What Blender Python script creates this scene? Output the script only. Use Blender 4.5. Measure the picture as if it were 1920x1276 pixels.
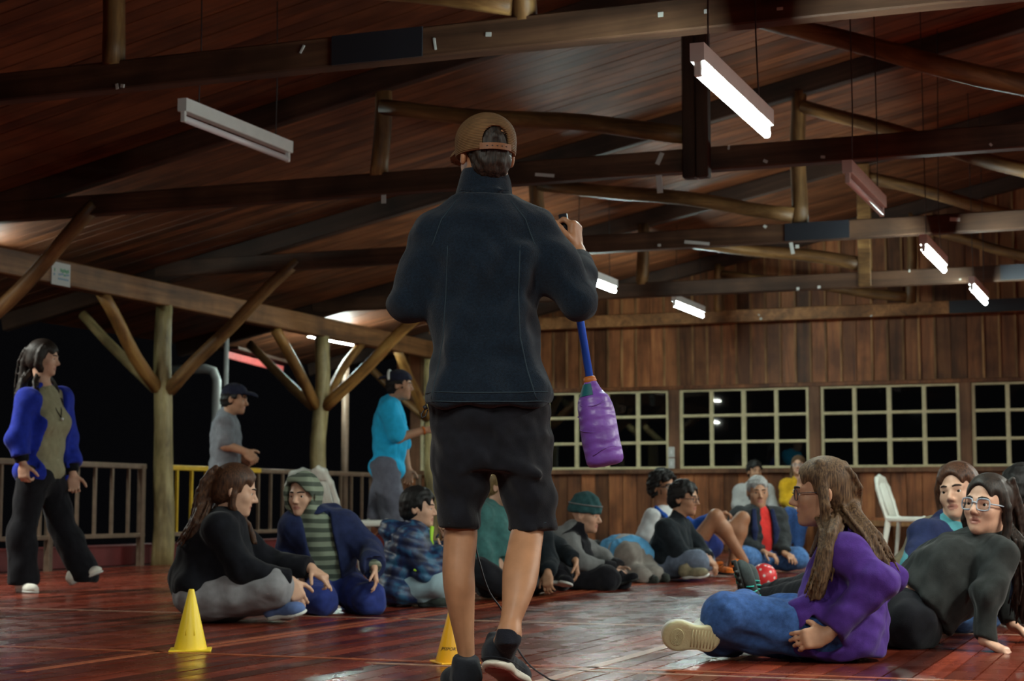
import bpy, bmesh, math, random
import numpy as np
from mathutils import Vector, Matrix

for _o in list(bpy.data.objects): bpy.data.objects.remove(_o)
SC = bpy.context.scene
COL = SC.collection
RNG = random.Random(7)

# ------------------------------------------------------------------ camera
F, W, H = 3200.0, 1920.0, 1276.0
PITCH = math.radians(5.48)
CAMZ = 0.58
cam = bpy.data.cameras.new('camera'); camo = bpy.data.objects.new('camera', cam); COL.objects.link(camo)
camo.location = (0, 0, CAMZ); camo.rotation_euler = (math.pi/2 + PITCH, 0, 0)
cam.sensor_width = 36; cam.lens = F/W*36; cam.clip_start = .05; cam.clip_end = 200
cam.dof.use_dof = True; cam.dof.focus_distance = 5.25; cam.dof.aperture_fstop = 6.3
SC.camera = camo

# ------------------------------------------------------------------ world, exposure
wd = bpy.data.worlds.new('night'); SC.world = wd; wd.use_nodes = True
wd.node_tree.nodes['Background'].inputs[0].default_value = (.010, .010, .012, 1)
wd.node_tree.nodes['Background'].inputs[1].default_value = .06
SC.view_settings.view_transform = 'Standard'; SC.view_settings.look = 'None'
SC.view_settings.gamma = 1; SC.view_settings.use_curve_mapping = False
SC.view_settings.exposure = 1.48
TUBE_STRENGTH = 95.0
LAMP_W = 70.0

# ------------------------------------------------------------------ room frame (u across, v deep), yawed against the camera
AL = math.radians(21.2); CA, SA = math.cos(AL), math.sin(AL)
def R(u, v, z=0.): return Vector((u*CA + v*SA, -u*SA + v*CA, z))
def at(px, py, d):
    x = (px - W/2)/F; y = (H/2 - py)/F
    cy, sy = math.cos(PITCH), math.sin(PITCH)
    dr = Vector((x, cy - y*sy, sy + y*cy))
    return Vector((0, 0, CAMZ)) + dr*(d/dr.y)
def floor_at(px, py):
    v = at(px, py, 1.) - Vector((0, 0, CAMZ)); t = -CAMZ/v.z
    return Vector((v.x*t, v.y*t, 0))

def area(name, u, v, z, lu, lv, power, col=(.97, 1., .90)):
    l = bpy.data.lights.new(name, 'AREA'); l.shape = 'RECTANGLE'; l.size = lu; l.size_y = lv
    l.energy = power; l.color = col
    o = bpy.data.objects.new(name, l); COL.objects.link(o); o.location = R(u, v, z); o.rotation_euler = (0, 0, -AL)
    return o
# the hall's other ceiling tubes, outside the frame (their rows run on right and behind the camera)
for (u, v, z, k) in ((1.7, 6.5, 2.6, 1.), (1.7, 11., 2.6, 1.), (1.7, 15.5, 2.6, 1.), (5.2, 9., 2.6, .8), (5.2, 14, 2.6, .8), (5.2, 4, 2.6, .8),
                     (-1.7, 2.4, 2.6, .40), (1.7, 1.5, 2.6, .6), (-1.7, -2, 2.6, .3), (-5.15, 2.2, 2.7, .2), (-8.6, 8.6, 2.5, .8)):  # the last one, far left, is an unseen light added to brighten the left side
    area('hall_tube_light', u, v, z, .08, 1.25, LAMP_W*k)

# ------------------------------------------------------------------ materials
MATS = {}
def new_mat(name):
    m = bpy.data.materials.new(name); m.use_nodes = True
    nt = m.node_tree; b = nt.nodes['Principled BSDF']
    return m, nt, b
def N(nt, t, **kw):
    n = nt.nodes.new(t)
    for k, v in kw.items(): setattr(n, k, v)
    return n
def ramp(nt, stops):
    r = N(nt, 'ShaderNodeValToRGB'); e = r.color_ramp.elements
    while len(e) < len(stops): e.new(.5)
    for i, (p, c) in enumerate(stops): e[i].position = p; e[i].color = (*c, 1)
    return r
def wood(name, dark, mid, light, axis=2, scale=9., stretch=.08, rough=.6, bump=.25, spec=.3, vary=.35, knots=True):
    """streaky grain along the given object axis, tint per piece"""
    m, nt, b = new_mat(name); L = nt.links.new
    tc = N(nt, 'ShaderNodeTexCoord'); oi = N(nt, 'ShaderNodeObjectInfo')
    add = N(nt, 'ShaderNodeVectorMath', operation='MULTIPLY_ADD')
    cmb = N(nt, 'ShaderNodeCombineXYZ')
    for i in range(3): L(oi.outputs['Random'], cmb.inputs[i])
    L(cmb.outputs[0], add.inputs[0]); add.inputs[1].default_value = (37, 53, 29); L(tc.outputs['Object'], add.inputs[2])
    mp = N(nt, 'ShaderNodeMapping'); s = [1., 1., 1.]; s[axis] = stretch; mp.inputs['Scale'].default_value = s
    L(add.outputs[0], mp.inputs[0])
    n1 = N(nt, 'ShaderNodeTexNoise'); n1.inputs['Scale'].default_value = scale; n1.inputs['Detail'].default_value = 7; n1.inputs['Roughness'].default_value = .65
    n1.inputs['Distortion'].default_value = .6
    L(mp.outputs[0], n1.inputs['Vector'])
    r = ramp(nt, [(.25, dark), (.5, mid), (.75, light)]); L(n1.outputs[0], r.inputs[0])
    hs = N(nt, 'ShaderNodeHueSaturation'); L(r.outputs[0], hs.inputs['Color'])
    mr = N(nt, 'ShaderNodeMapRange'); L(oi.outputs['Random'], mr.inputs[0]); mr.inputs[3].default_value = 1-vary; mr.inputs[4].default_value = 1+vary
    L(mr.outputs[0], hs.inputs['Value'])
    out = hs.outputs[0]
    if knots:
        n2 = N(nt, 'ShaderNodeTexNoise'); n2.inputs['Scale'].default_value = 2.3; n2.inputs['Detail'].default_value = 3
        L(add.outputs[0], n2.inputs['Vector'])
        r2 = ramp(nt, [(.35, (.35, .32, .3)), (.58, (1, 1, 1))]); L(n2.outputs[0], r2.inputs[0])
        mx = N(nt, 'ShaderNodeMixRGB', blend_type='MULTIPLY'); mx.inputs[0].default_value = .75
        L(out, mx.inputs[1]); L(r2.outputs[0], mx.inputs[2]); out = mx.outputs[0]
    L(out, b.inputs['Base Color']); b.inputs['Roughness'].default_value = rough; b.inputs['Specular IOR Level'].default_value = spec
    bp = N(nt, 'ShaderNodeBump'); bp.inputs['Strength'].default_value = bump; bp.inputs['Distance'].default_value = .004
    L(n1.outputs[0], bp.inputs['Height']); L(bp.outputs[0], b.inputs['Normal'])
    MATS[name] = m; return m
def plain(name, col, rough=.6, metal=0., spec=.4, mottle=0., mscale=12., emit=None, estr=0., bump=0., bscale=120., sheen=0.):
    m, nt, b = new_mat(name); L = nt.links.new
    b.inputs['Base Color'].default_value = (*col, 1); b.inputs['Roughness'].default_value = rough; b.inputs['Metallic'].default_value = metal
    b.inputs['Specular IOR Level'].default_value = spec
    if sheen: b.inputs['Sheen Weight'].default_value = sheen; b.inputs['Sheen Roughness'].default_value = .5
    tc = N(nt, 'ShaderNodeTexCoord')
    if mottle:
        n = N(nt, 'ShaderNodeTexNoise'); n.inputs['Scale'].default_value = mscale; n.inputs['Detail'].default_value = 5
        L(tc.outputs['Object'], n.inputs['Vector'])
        r = ramp(nt, [(.3, tuple(c*(1-mottle) for c in col)), (.7, tuple(min(1, c*(1+mottle)) for c in col))])
        L(n.outputs[0], r.inputs[0]); L(r.outputs[0], b.inputs['Base Color'])
    if bump:
        n = N(nt, 'ShaderNodeTexNoise'); n.inputs['Scale'].default_value = bscale; n.inputs['Detail'].default_value = 3
        L(tc.outputs['Object'], n.inputs['Vector'])
        bp = N(nt, 'ShaderNodeBump'); bp.inputs['Strength'].default_value = bump; bp.inputs['Distance'].default_value = .003
        L(n.outputs[0], bp.inputs['Height']); L(bp.outputs[0], b.inputs['Normal'])
    if emit: b.inputs['Emission Color'].default_value = (*emit, 1); b.inputs['Emission Strength'].default_value = estr
    MATS[name] = m; return m

M_FLOOR = wood('floor_varnish', (.085, .013, .007), (.17, .027, .013), (.26, .046, .02), axis=1, scale=14, stretch=.05, rough=.24, bump=.14, spec=.4, vary=.6)
_nt = M_FLOOR.node_tree; _n = N(_nt, 'ShaderNodeTexNoise'); _n.inputs['Scale'].default_value = 5; _n.inputs['Detail'].default_value = 4; _tc = N(_nt, 'ShaderNodeTexCoord'); _g = N(_nt, 'ShaderNodeNewGeometry')
_m = N(_nt, 'ShaderNodeMapRange'); _m.inputs[1].default_value = .3; _m.inputs[2].default_value = .7; _m.inputs[3].default_value = .17; _m.inputs[4].default_value = .36
_nt.links.new(_g.outputs['Position'], _n.inputs['Vector']); _nt.links.new(_n.outputs[0], _m.inputs[0]); _nt.links.new(_m.outputs[0], _nt.nodes['Principled BSDF'].inputs['Roughness'])
M_SUB = plain('sub_floor', (.012, .004, .003), .9)
M_CEIL = wood('ceiling_board', (.05, .016, .007), (.125, .040, .014), (.20, .070, .025), axis=0, scale=12, stretch=.06, rough=.55, bump=.2, vary=.3)
M_BEAM = wood('tie_beam', (.025, .012, .007), (.065, .03, .016), (.13, .065, .034), axis=0, scale=10, stretch=.06, rough=.65, vary=.2)
M_RAFT = wood('rafter', (.018, .009, .006), (.04, .018, .010), (.075, .036, .02), axis=0, scale=10, stretch=.06, rough=.7, vary=.2)
M_LOG = wood('peeled_log', (.035, .016, .008), (.16, .078, .027), (.33, .19, .07), axis=2, scale=11, stretch=.16, rough=.5, bump=.8, vary=.2)
M_POST = wood('post_log', (.09, .065, .028), (.30, .225, .10), (.47, .39, .20), axis=2, scale=11, stretch=.2, rough=.5, bump=.8, vary=.15)
M_BRACE = wood('brace_log', (.06, .026, .01), (.25, .115, .03), (.42, .24, .07), axis=2, scale=11, stretch=.16, rough=.5, bump=.8, vary=.25)
M_EAVE = wood('eave_wood', (.06, .026, .011), (.20, .085, .030), (.33, .155, .06), axis=1, scale=10, stretch=.06, rough=.6, vary=.1)
M_PLANK = wood('wall_plank', (.07, .024, .011), (.225, .078, .029), (.38, .15, .055), axis=2, scale=11, stretch=.09, rough=.55, bump=.25, vary=.55)
M_BATTEN = wood('batten', (.13, .058, .022), (.27, .13, .05), (.40, .22, .09), axis=2, scale=12, stretch=.08, vary=.4)
M_WPOST = wood('window_post', (.08, .035, .02), (.16, .07, .035), (.24, .12, .06), axis=2, scale=11, stretch=.08, vary=.1)
M_BLACK = plain('black_plate', (.012, .013, .018), .5)
M_CREAM = plain('cream_paint', (.52, .45, .27), .5, mottle=.12)
M_WHITE = plain('white_enamel', (.62, .62, .60), .35, mottle=.05)
M_TUBEON = plain('tube_lit', (.9, .95, .95), .3, emit=(.80, 1., .94), estr=TUBE_STRENGTH)
M_TUBEOFF = plain('tube_off', (.68, .64, .66), .25)
M_WIRE = plain('wire', (.03, .03, .03), .6)
M_RAIL = plain('rail_paint', (.17, .11, .075), .5, metal=.2, mottle=.2)
M_RAILY = plain('rail_yellow', (.55, .33, .02), .45, mottle=.15)
M_CURB = plain('red_curb', (.13, .018, .018), .5, mottle=.25, mscale=4)
M_GROUND = plain('ground', (.02, .022, .018), .95, mottle=.4)
M_PIPE = plain('pipe_grey', (.42, .43, .42), .45, mottle=.06)
M_REDF = plain('red_fascia', (.35, .06, .055), .5, mottle=.2)
M_PLAST = plain('white_plastic', (.63, .63, .56), .35, mottle=.04)
M_PAPER = plain('paper', (.46, .46, .44), .7)
M_YELCONE = plain('cone_yellow', (.85, .60, .03), .4, mottle=.04)
M_ORCONE = plain('cone_orange', (.92, .47, .015), .4, mottle=.03)
M_PAINT = plain('court_paint', (.36, .20, .14), .35, mottle=.35, mscale=30)
M_PAINT2 = plain('court_paint_orange', (.34, .085, .035), .3, mottle=.3, mscale=30)

m, nt, b = new_mat('window_glass'); nt.nodes.remove(b)
_o = nt.nodes['Material Output']; _g = N(nt, 'ShaderNodeBsdfGlossy'); _t = N(nt, 'ShaderNodeBsdfTransparent'); _x = N(nt, 'ShaderNodeMixShader'); _f = N(nt, 'ShaderNodeFresnel')
_g.inputs['Roughness'].default_value = .02; _t.inputs[0].default_value = (.75, .78, .75, 1); _f.inputs[0].default_value = 1.52
nt.links.new(_f.outputs[0], _x.inputs[0]); nt.links.new(_t.outputs[0], _x.inputs[1]); nt.links.new(_g.outputs[0], _x.inputs[2]); nt.links.new(_x.outputs[0], _o.inputs[0])
M_GLASS = m

# ------------------------------------------------------------------ object helpers
def props(o, label=None, cat=None, group=None, kind=None):
    if label: o['label'] = label
    if cat: o['category'] = cat
    if group: o['group'] = group
    if kind: o['kind'] = kind
    return o
def empty(name, loc, rz=0., **kw):
    o = bpy.data.objects.new(name, None); COL.objects.link(o); o.location = loc; o.rotation_euler = (0, 0, rz); o.empty_display_size = .1
    return props(o, **kw)
def mesh_obj(name, me, parent=None, loc=(0, 0, 0), rot=(0, 0, 0), **kw):
    o = bpy.data.objects.new(name, me); COL.objects.link(o)
    if parent: o.parent = parent
    o.location = loc; o.rotation_euler = rot
    return props(o, **kw)
def from_bm(name, bm, mat, smooth=False):
    me = bpy.data.meshes.new(name); bm.to_mesh(me); bm.free()
    for mm in (mat if isinstance(mat, (list, tuple)) else [mat]): me.materials.append(mm)
    if smooth:
        me.polygons.foreach_set('use_smooth', [True]*len(me.polygons))
    return me
def bm_box(bm, c, s, bev=0., rot=None):
    r = bmesh.ops.create_cube(bm, size=1.)
    vs = r['verts']
    M = Matrix.Translation(Vector(c))
    if rot is not None: M = M @ rot.to_4x4()
    bmesh.ops.transform(bm, matrix=M @ Matrix.Diagonal((*s, 1.)), verts=vs)
    if bev:
        es = list({e for v in vs for e in v.link_edges})
        bmesh.ops.bevel(bm, geom=es, offset=bev, segments=1, affect='EDGES')
    return vs
def box_mesh(name, s, mat, bev=0., c=(0, 0, 0)):
    bm = bmesh.new(); bm_box(bm, c, s, bev); return from_bm(name, bm, mat)
def bm_tube(bm, pts, rad, seg=10, caps=True):
    """swept tube with parallel transport frames; rad number or list"""
    pts = [Vector(p) for p in pts]; n = len(pts)
    if not isinstance(rad, (list, tuple)): rad = [rad]*n
    rings = []; up = None
    for i, p in enumerate(pts):
        t = (pts[min(i+1, n-1)] - pts[max(i-1, 0)]).normalized()
        if up is None:
            up = Vector((0, 0, 1)) if abs(t.z) < .9 else Vector((1, 0, 0))
        s = t.cross(up).normalized(); up = s.cross(t).normalized()
        rings.append([bm.verts.new(p + (s*math.cos(a) + up*math.sin(a))*rad[i]) for a in (2*math.pi*k/seg for k in range(seg))])
    for a, b_ in zip(rings, rings[1:]):
        for k in range(seg):
            bm.faces.new((a[k], a[(k+1) % seg], b_[(k+1) % seg], b_[k]))
    if caps:
        bm.faces.new(rings[0][::-1]); bm.faces.new(rings[-1])
def tube_mesh(name, pts, rad, mat, seg=10):
    bm = bmesh.new(); bm_tube(bm, pts, rad, seg); bmesh.ops.recalc_face_normals(bm, faces=bm.faces); return from_bm(name, bm, mat, True)
def lathe_mesh(name, prof, mat, seg=24):
    bm = bmesh.new(); rings = []
    for r, z in prof:
        rings.append([bm.verts.new((r*math.cos(2*math.pi*k/seg), r*math.sin(2*math.pi*k/seg), z)) for k in range(seg)] if r > 1e-5 else [bm.verts.new((0, 0, z))])
    for a, b_ in zip(rings, rings[1:]):
        for k in range(seg):
            k2 = (k+1) % seg
            if len(a) == 1: bm.faces.new((a[0], b_[k2], b_[k]))
            elif len(b_) == 1: bm.faces.new((a[k], a[k2], b_[0]))
            else: bm.faces.new((a[k], a[k2], b_[k2], b_[k]))
    bmesh.ops.recalc_face_normals(bm, faces=bm.faces)
    return from_bm(name, bm, mat, True)
def log_mesh(name, p, q, r0, r1, mat, seed=0, seg=14, wob=.016, bow=0.):
    """an irregular peeled trunk; mesh is along its own z so that the grain follows it. returns mesh, location, rotation"""
    p, q = Vector(p), Vector(q); L = (q-p).length; rg = random.Random(seed)
    n = max(5, int(L/.18)); bm = bmesh.new(); rings = []
    ph = [rg.uniform(0, 6.28) for _ in range(6)]
    for i in range(n+1):
        t = i/n; z = t*L; r = r0 + (r1-r0)*t
        ox = wob*(math.sin(z*2.1+ph[0]) + .6*math.sin(z*5.3+ph[1])) + bow*math.sin(math.pi*t)
        oy = wob*(math.sin(z*1.8+ph[2]) + .6*math.sin(z*4.7+ph[3]))
        ring = []
        for k in range(seg):
            a = 2*math.pi*k/seg
            rr = r*(1 + .07*math.sin(2*a+ph[4]+z*.8) + .06*math.sin(3*a+ph[5]-z*1.7) + rg.uniform(-.03, .03))
            ring.append(bm.verts.new((ox+rr*math.cos(a), oy+rr*math.sin(a), z)))
        rings.append(ring)
    for a, b_ in zip(rings, rings[1:]):
        for k in range(seg): bm.faces.new((a[k], a[(k+1) % seg], b_[(k+1) % seg], b_[k]))
    bm.faces.new(rings[0][::-1]); bm.faces.new(rings[-1])
    me = from_bm(name, bm, mat, True)
    rot = (q-p).normalized().to_track_quat('Z', 'Y').to_euler()
    return me, p, rot

# ------------------------------------------------------------------ floor
U0, U1, V0, V1 = -9.25, 9.0, -4.0, 21.15
fl = mesh_obj('floor', box_mesh('floor', (U1-U0, V1-V0, .08), M_SUB, c=((U0+U1)/2, (V0+V1)/2, -.058)), rot=(0, 0, -AL), kind='structure', label='dark red varnished board floor of the hall')
BW = .1
lens = {}
rows = int((.45 - U0)/BW)
for i in range(rows):
    u = U0 + .05 + i*BW
    cuts = [3.0, 6.5 + RNG.uniform(0, 4.), 12.5 + RNG.uniform(0, 4.5), V1]
    for a, b_ in zip(cuts, cuts[1:]):
        q = round((b_-a)*4)/4
        if q not in lens: lens[q] = box_mesh('floor_board', (BW-.006, 1., .018), M_FLOOR)
        o = mesh_obj('floor_board', lens[q], fl, (u, (a+b_)/2, -.009 + RNG.uniform(-.0006, .0006)), (math.radians(RNG.uniform(-.02, .02)), math.radians(RNG.uniform(-1., 1.)), 0))
        o.scale = (1, b_-a-.002, 1)
rest = bmesh.new()
for i in range(int((U1-.45)/BW)):
    bm_box(rest, (.45+.05+i*BW, (V1+3)/2, -.009), (BW-.002, V1-3, .018))
for i in range(int((U1-U0)/BW)):
    bm_box(rest, (U0+.05+i*BW, -.5, -.009), (BW-.002, 6.99, .018))
mesh_obj('floor_boarding', from_bm('floor_boarding', rest, M_FLOOR), fl, kind='stuff')
def court_line(a, b_, w, mat):
    a, b_ = Vector(a), Vector(b_); d = (b_-a).normalized(); s = Vector((-d.y, d.x, 0))*w/2
    bm = bmesh.new(); z = Vector((0, 0, .0016)); z0 = Vector((0, 0, -.004))
    lo = [bm.verts.new(p+z0) for p in (a-s, b_-s, b_+s, a+s)]; hi = [bm.verts.new(p+z) for p in (a-s, b_-s, b_+s, a+s)]
    bm.faces.new(hi)
    for k in range(4): bm.faces.new((lo[k], lo[(k+1) % 4], hi[(k+1) % 4], hi[k]))
    mesh_obj('court_line', from_bm('court_line', bm, mat), fl)
def fuv(px, py):
    p = floor_at(px, py); return Vector((p.x*CA - p.y*SA, p.x*SA + p.y*CA, 0))
# painted game lines, along and across the hall
p = fuv(1130, 1245); court_line((p.x, 4.6, 0), (p.x, 20.5, 0), .05, M_PAINT)
p = fuv(700, 1168); court_line((p.x, 6., 0), (p.x, 20.5, 0), .045, M_PAINT2)
p = fuv(100, 1250); court_line((p.x, 5., 0), (p.x, 20.5, 0), .045, M_PAINT2)
p = fuv(1120, 1169); court_line((-6.4, p.y, 0), (.4, p.y, 0), .045, M_PAINT)
p = fuv(640, 1234); court_line((-9., p.y, 0), (.4, p.y, 0), .04, M_PAINT2)
p = fuv(1060, 1256); court_line((-2.8, p.y, 0), (.4, p.y, 0), .03, M_PAINT)

# curb along the open side and the dark ground outside
props(mesh_obj('ground', box_mesh('ground', (14, 32, .1), M_GROUND, c=(-16.3, 8, -.25)), rot=(0, 0, -AL)), kind='structure')
props(mesh_obj('trim_1', box_mesh('trim_1', (.14, 20, .2), M_CURB, .01, c=(-9.42, 11.15, .10)), rot=(0, 0, -AL)), kind='structure', label='low dark red curb along the open side of the hall')

# ------------------------------------------------------------------ roof
RU = -.3
def zr(u): return 4.63 + .21*u if u < RU else 4.63 + .21*(2*RU-u)      # rafter underside
def zc(u): return zr(u) + .17                                          # boards
ce_bm = bmesh.new()
for (a, b_) in ((-11.1, RU), (RU, 10.5)):
    vs = []
    for (u, v) in ((a, V0), (b_, V0), (b_, 22), (a, 22)): vs.append((u, v, zc(u)+.025))
    lo = [ce_bm.verts.new(q) for q in vs]; hi = [ce_bm.verts.new((q[0], q[1], q[2]+.05)) for q in vs]
    ce_bm.faces.new(lo[::-1]); ce_bm.faces.new(hi)
    for k in range(4): ce_bm.faces.new((lo[k], lo[(k+1) % 4], hi[(k+1) % 4], hi[k]))
ceil = mesh_obj('ceiling', from_bm('ceiling', ce_bm, M_RAFT), rot=(0, 0, -AL), kind='structure', label='dark brown boarded pitched ceiling')
sl = math.atan(.21)
Lb = (RU+11.05)/math.cos(sl)
cb_me = box_mesh('ceiling_board', (Lb, .134, .022), M_CEIL)
uc = (RU-11.05)/2
nb = int((21.9-4.6)/.14)
for i in range(nb):
    mesh_obj('ceiling_board', cb_me, ceil, (uc + RNG.uniform(-.01, .01), 4.67+i*.14, zc(uc)+.013 + RNG.uniform(-.002, .002)), (math.radians(RNG.uniform(-.5, .5)), -sl, 0))
rb = bmesh.new()
ur = (RU+10.45)/2
for i in range(int((21.9-4.6)/.14)):
    bm_box(rb, (ur, 4.67+i*.14, zc(ur)+.013), ((10.45-RU)/math.cos(sl), .134, .022), rot=Matrix.Rotation(sl, 3, 'Y'))
mesh_obj('ceiling_boarding', from_bm('ceiling_boarding', rb, M_CEIL), ceil, kind='stuff')
bmr = bmesh.new(); bm_box(bmr, (RU, 8.8, zr(RU)-.02), (.12, 26, .2))
mesh_obj('ridge_beam', from_bm('ridge_beam', bmr, M_RAFT), ceil)

# trusses
TRV = [7.6, 10.9, 14.15, 17.4, 20.7]
TZ = 2.78
TH = .155
QP = [-5.25, -2.88, RU]
tr_names = ['nearest roof truss with a tie beam crossing the top of the photo', 'second roof truss with the dark beam behind the capped head',
            'third roof truss over the first log post', 'fourth roof truss from the camera with a log diagonal ending on a square post', 'farthest roof truss with an orange brown tie beam close to the plank wall']
def bar(name, p, q, w, h, mat, parent, **kw):
    """squared timber from p to q (local to parent): length on its x axis"""
    p, q = Vector(p), Vector(q); d = q-p; L = d.length
    me = box_mesh(name, (L, w, h), mat, .008)
    rz = math.atan2(d.y, d.x); ry = -math.atan2(d.z, math.hypot(d.x, d.y))
    return mesh_obj(name, me, parent, (p+q)/2, (0, ry, rz), **kw)
def add_log(name, p, q, r0, r1, mat, parent, seed, **kw):
    me, lo, ro = log_mesh(name, p, q, r0, r1, mat, seed, bow=kw.pop('bow', 0.))
    return mesh_obj(name, me, parent, lo, ro, **kw)
scr = random.Random(3)
for ti, v in enumerate(TRV):
    t = empty('roof_truss', R(0, v, 0), -AL, label=tr_names[ti], cat='truss', group='roof trusses of the hall')
    hz = TZ + (.05 if ti == 4 else 0)
    tb = bar('tie_beam', (-9.2, 0, hz+TH/2), (8.6, 0, hz+TH/2), .11, TH, M_EAVE if ti == 4 else M_BEAM, t)
    bar('rafter', (-11.0, 0, zr(-11.0)+.085), (RU, 0, zr(RU)+.085), .1, .17, M_RAFT, t)
    bar('rafter', (10.4, 0, zr(10.4)+.085), (RU, 0, zr(RU)+.085), .1, .17, M_RAFT, t)
    for k, u in enumerate(QP):
        if ti == 1 and k == 1:
            for s in (-.045, .045):
                bar('queen_post', (u+s, -.1, hz-.06), (u+s, -.1, zr(u)+.05), .09, .085, M_RAFT, t)
        elif ti == 3 and k == 1:
            bar('queen_post', (u, -.02, hz+.0), (u, -.02, zr(u)+.02), .12, .13, M_LOG, t)
        else:
            add_log('king_post' if k == 2 else 'queen_post', (u, 0 if k else -.01, hz+TH-.02), (u, 0, zr(u)+.04), .066, .06, M_LOG, t, ti*10+k)
    for k in (0, 1):
        add_log('web_log', (QP[k]+.03, -.02, zr(QP[k])-.1), (QP[k+1]-.05, -.02, hz+TH+.08), .058, .066, M_LOG, t, ti*10+k+5, bow=RNG.uniform(-.03, .03))
    if ti in (0, 2, 4, 3):
        a, b_ = {0: (-3.9, -3.4), 2: (-3.0, -2.46), 4: (-2.44, -1.5), 3: (-1.55, -.8)}[ti]
        mesh_obj('splice_plate', box_mesh('splice_plate', (b_-a, .012, TH*.97), M_BLACK), t, ((a+b_)/2, -.06, hz+TH/2), label='black plate fixed on the tie beam')
    # scraps of tape and paper left on the beams
    for k in range(4):
        u = scr.uniform(-6.5, -.8); s = (scr.uniform(.012, .03), .006, scr.uniform(.012, .03))
        bm = bmesh.new(); bm_box(bm, (0, 0, 0), s, rot=Matrix.Rotation(scr.uniform(-.8, .8), 3, 'Y'))
        mesh_obj('tape_scrap', from_bm('tape_scrap', bm, M_PAPER), t, (u, -.058, hz+scr.choice([.01, TH*.5, TH*.9, .03])))
# larger scraps seen on the second and third beams
def scrap_on(ti, px, py, w, h, ang):
    v = TRV[ti]-.06
    x = (px-960)/F; u = v*(x*CA - SA)/(x*SA + CA); d = v/(x*SA+CA)
    z = at(px, py, d).z
    t = [o for o in bpy.data.objects if o.name.startswith('roof_truss')][ti]
    bm = bmesh.new(); bm_box(bm, (0, 0, 0), (w, .006, h), rot=Matrix.Rotation(math.radians(ang), 3, 'Y'))
    mesh_obj('tape_scrap', from_bm('tape_scrap', bm, M_PAPER), t, (u, -.058, z))
scrap_on(1, 1022, 328, .14, .022, 8); scrap_on(1, 1241, 297, .03, .085, 25); scrap_on(1, 1240, 345, .04, .12, -4); scrap_on(1, 716, 373, .035, .06, 0)
scrap_on(0, 558, 92, .010, .045, 30); scrap_on(0, 812, 82, .010, .06, -8); scrap_on(0, 1245, 27, .025, .022, 0); scrap_on(0, 1333, 21, .022, .018, 0); scrap_on(0, 1474, 16, .028, .012, 0)
scrap_on(2, 1310, 455, .22, .028, 8); scrap_on(2, 1490, 465, .03, .1, -10); scrap_on(2, 1800, 411, .08, .03, 5); scrap_on(2, 1500, 462, .03, .03, 0)
scrap_on(3, 1500, 541, .03, .03, 0); scrap_on(3, 1540, 538, .03, .03, 0)

# ------------------------------------------------------------------ open left side: eave beam, log posts with braces, railings
eb = mesh_obj('eave_beam', box_mesh('eave_beam', (.15, 16.2, .22), M_EAVE, .01), None, R(-9.1, 13.4, 2.60), (0, 0, -AL), label='squared timber eave beam resting on the log posts at the left', cat='beam')
pst_lab = ['log post outside the frame at left', 'pale log post with forked braces beside the standing woman', 'log post behind the hooded boy', 'log post behind the man in turquoise']
for i, v in enumerate([10.9, 14.15, 17.4, 20.55]):
    t = empty('log_post', R(-9.1, v, 0), -AL, label=pst_lab[i], cat='post', group='log posts of the open side')
    add_log('trunk', (0, 0, -.02), (0, 0, 2.5), .105, .085, M_POST, t, 60+i)
    add_log('brace', (.07, -.02, 1.68), (1.46, -.01, TZ+.09), .066, .058, M_BRACE if i > 1 else M_LOG, t, 70+i)
    add_log('brace', (-.03, -.08, 1.70), (0, -1.05, 2.5), .062, .055, M_BRACE, t, 80+i)
    add_log('brace', (-.08, -.0, 1.70), (-.95, -.0, 2.45), .055, .05, M_POST if i < 2 else M_LOG, t, 90+i)
    if i == 2: add_log('brace', (0, .08, 1.72), (0, 1.0, 2.5), .058, .05, M_BRACE, t, 100+i)
def railing(v0, v1, label, yellow=None):
    t = empty('railing', R(-9.2, (v0+v1)/2, 0), -AL, label=label, cat='railing', group='metal railings between the log posts')
    L = v1-v0
    ys = yellow or None
    segs = [(-L/2, L/2, M_RAIL)] if not ys else [(-L/2, -L/2+ys, M_RAILY), (-L/2+ys, L/2, M_RAIL)]
    for a, b_, mm in segs:
        mesh_obj('top_rail', box_mesh('top_rail', (.05, b_-a, .05), mm, .006), t, (0, (a+b_)/2, .94))
    mesh_obj('bottom_rail', box_mesh('bottom_rail', (.04, L, .04), M_RAIL, .005), t, (0, 0, .29))
    n = max(2, int(L/.26))
    bal = box_mesh('baluster', (.026, .026, .62), M_RAIL)
    baly = box_mesh('baluster', (.026, .026, .62), [M_RAILY])
    for k in range(1, n):
        y = -L/2 + L*k/n
        if abs(y) < .1: continue
        mesh_obj('baluster', bal if not ys or y > -L/2+ys*.55 else baly, t, (0, y, .61))
    for y in (-L/2+.05, 0, L/2-.05):
        mesh_obj('rail_post', box_mesh('rail_post', (.06, .06, .96), M_RAIL, .005), t, (0, y, .47))
railing(11.05, 14.0, 'brown metal railing behind the woman in the blue jacket')
railing(14.3, 17.25, 'metal railing with yellow painted top rail right of the first log post', 1.9)
railing(17.55, 20.4, 'brown railing behind the man in turquoise')
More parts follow.
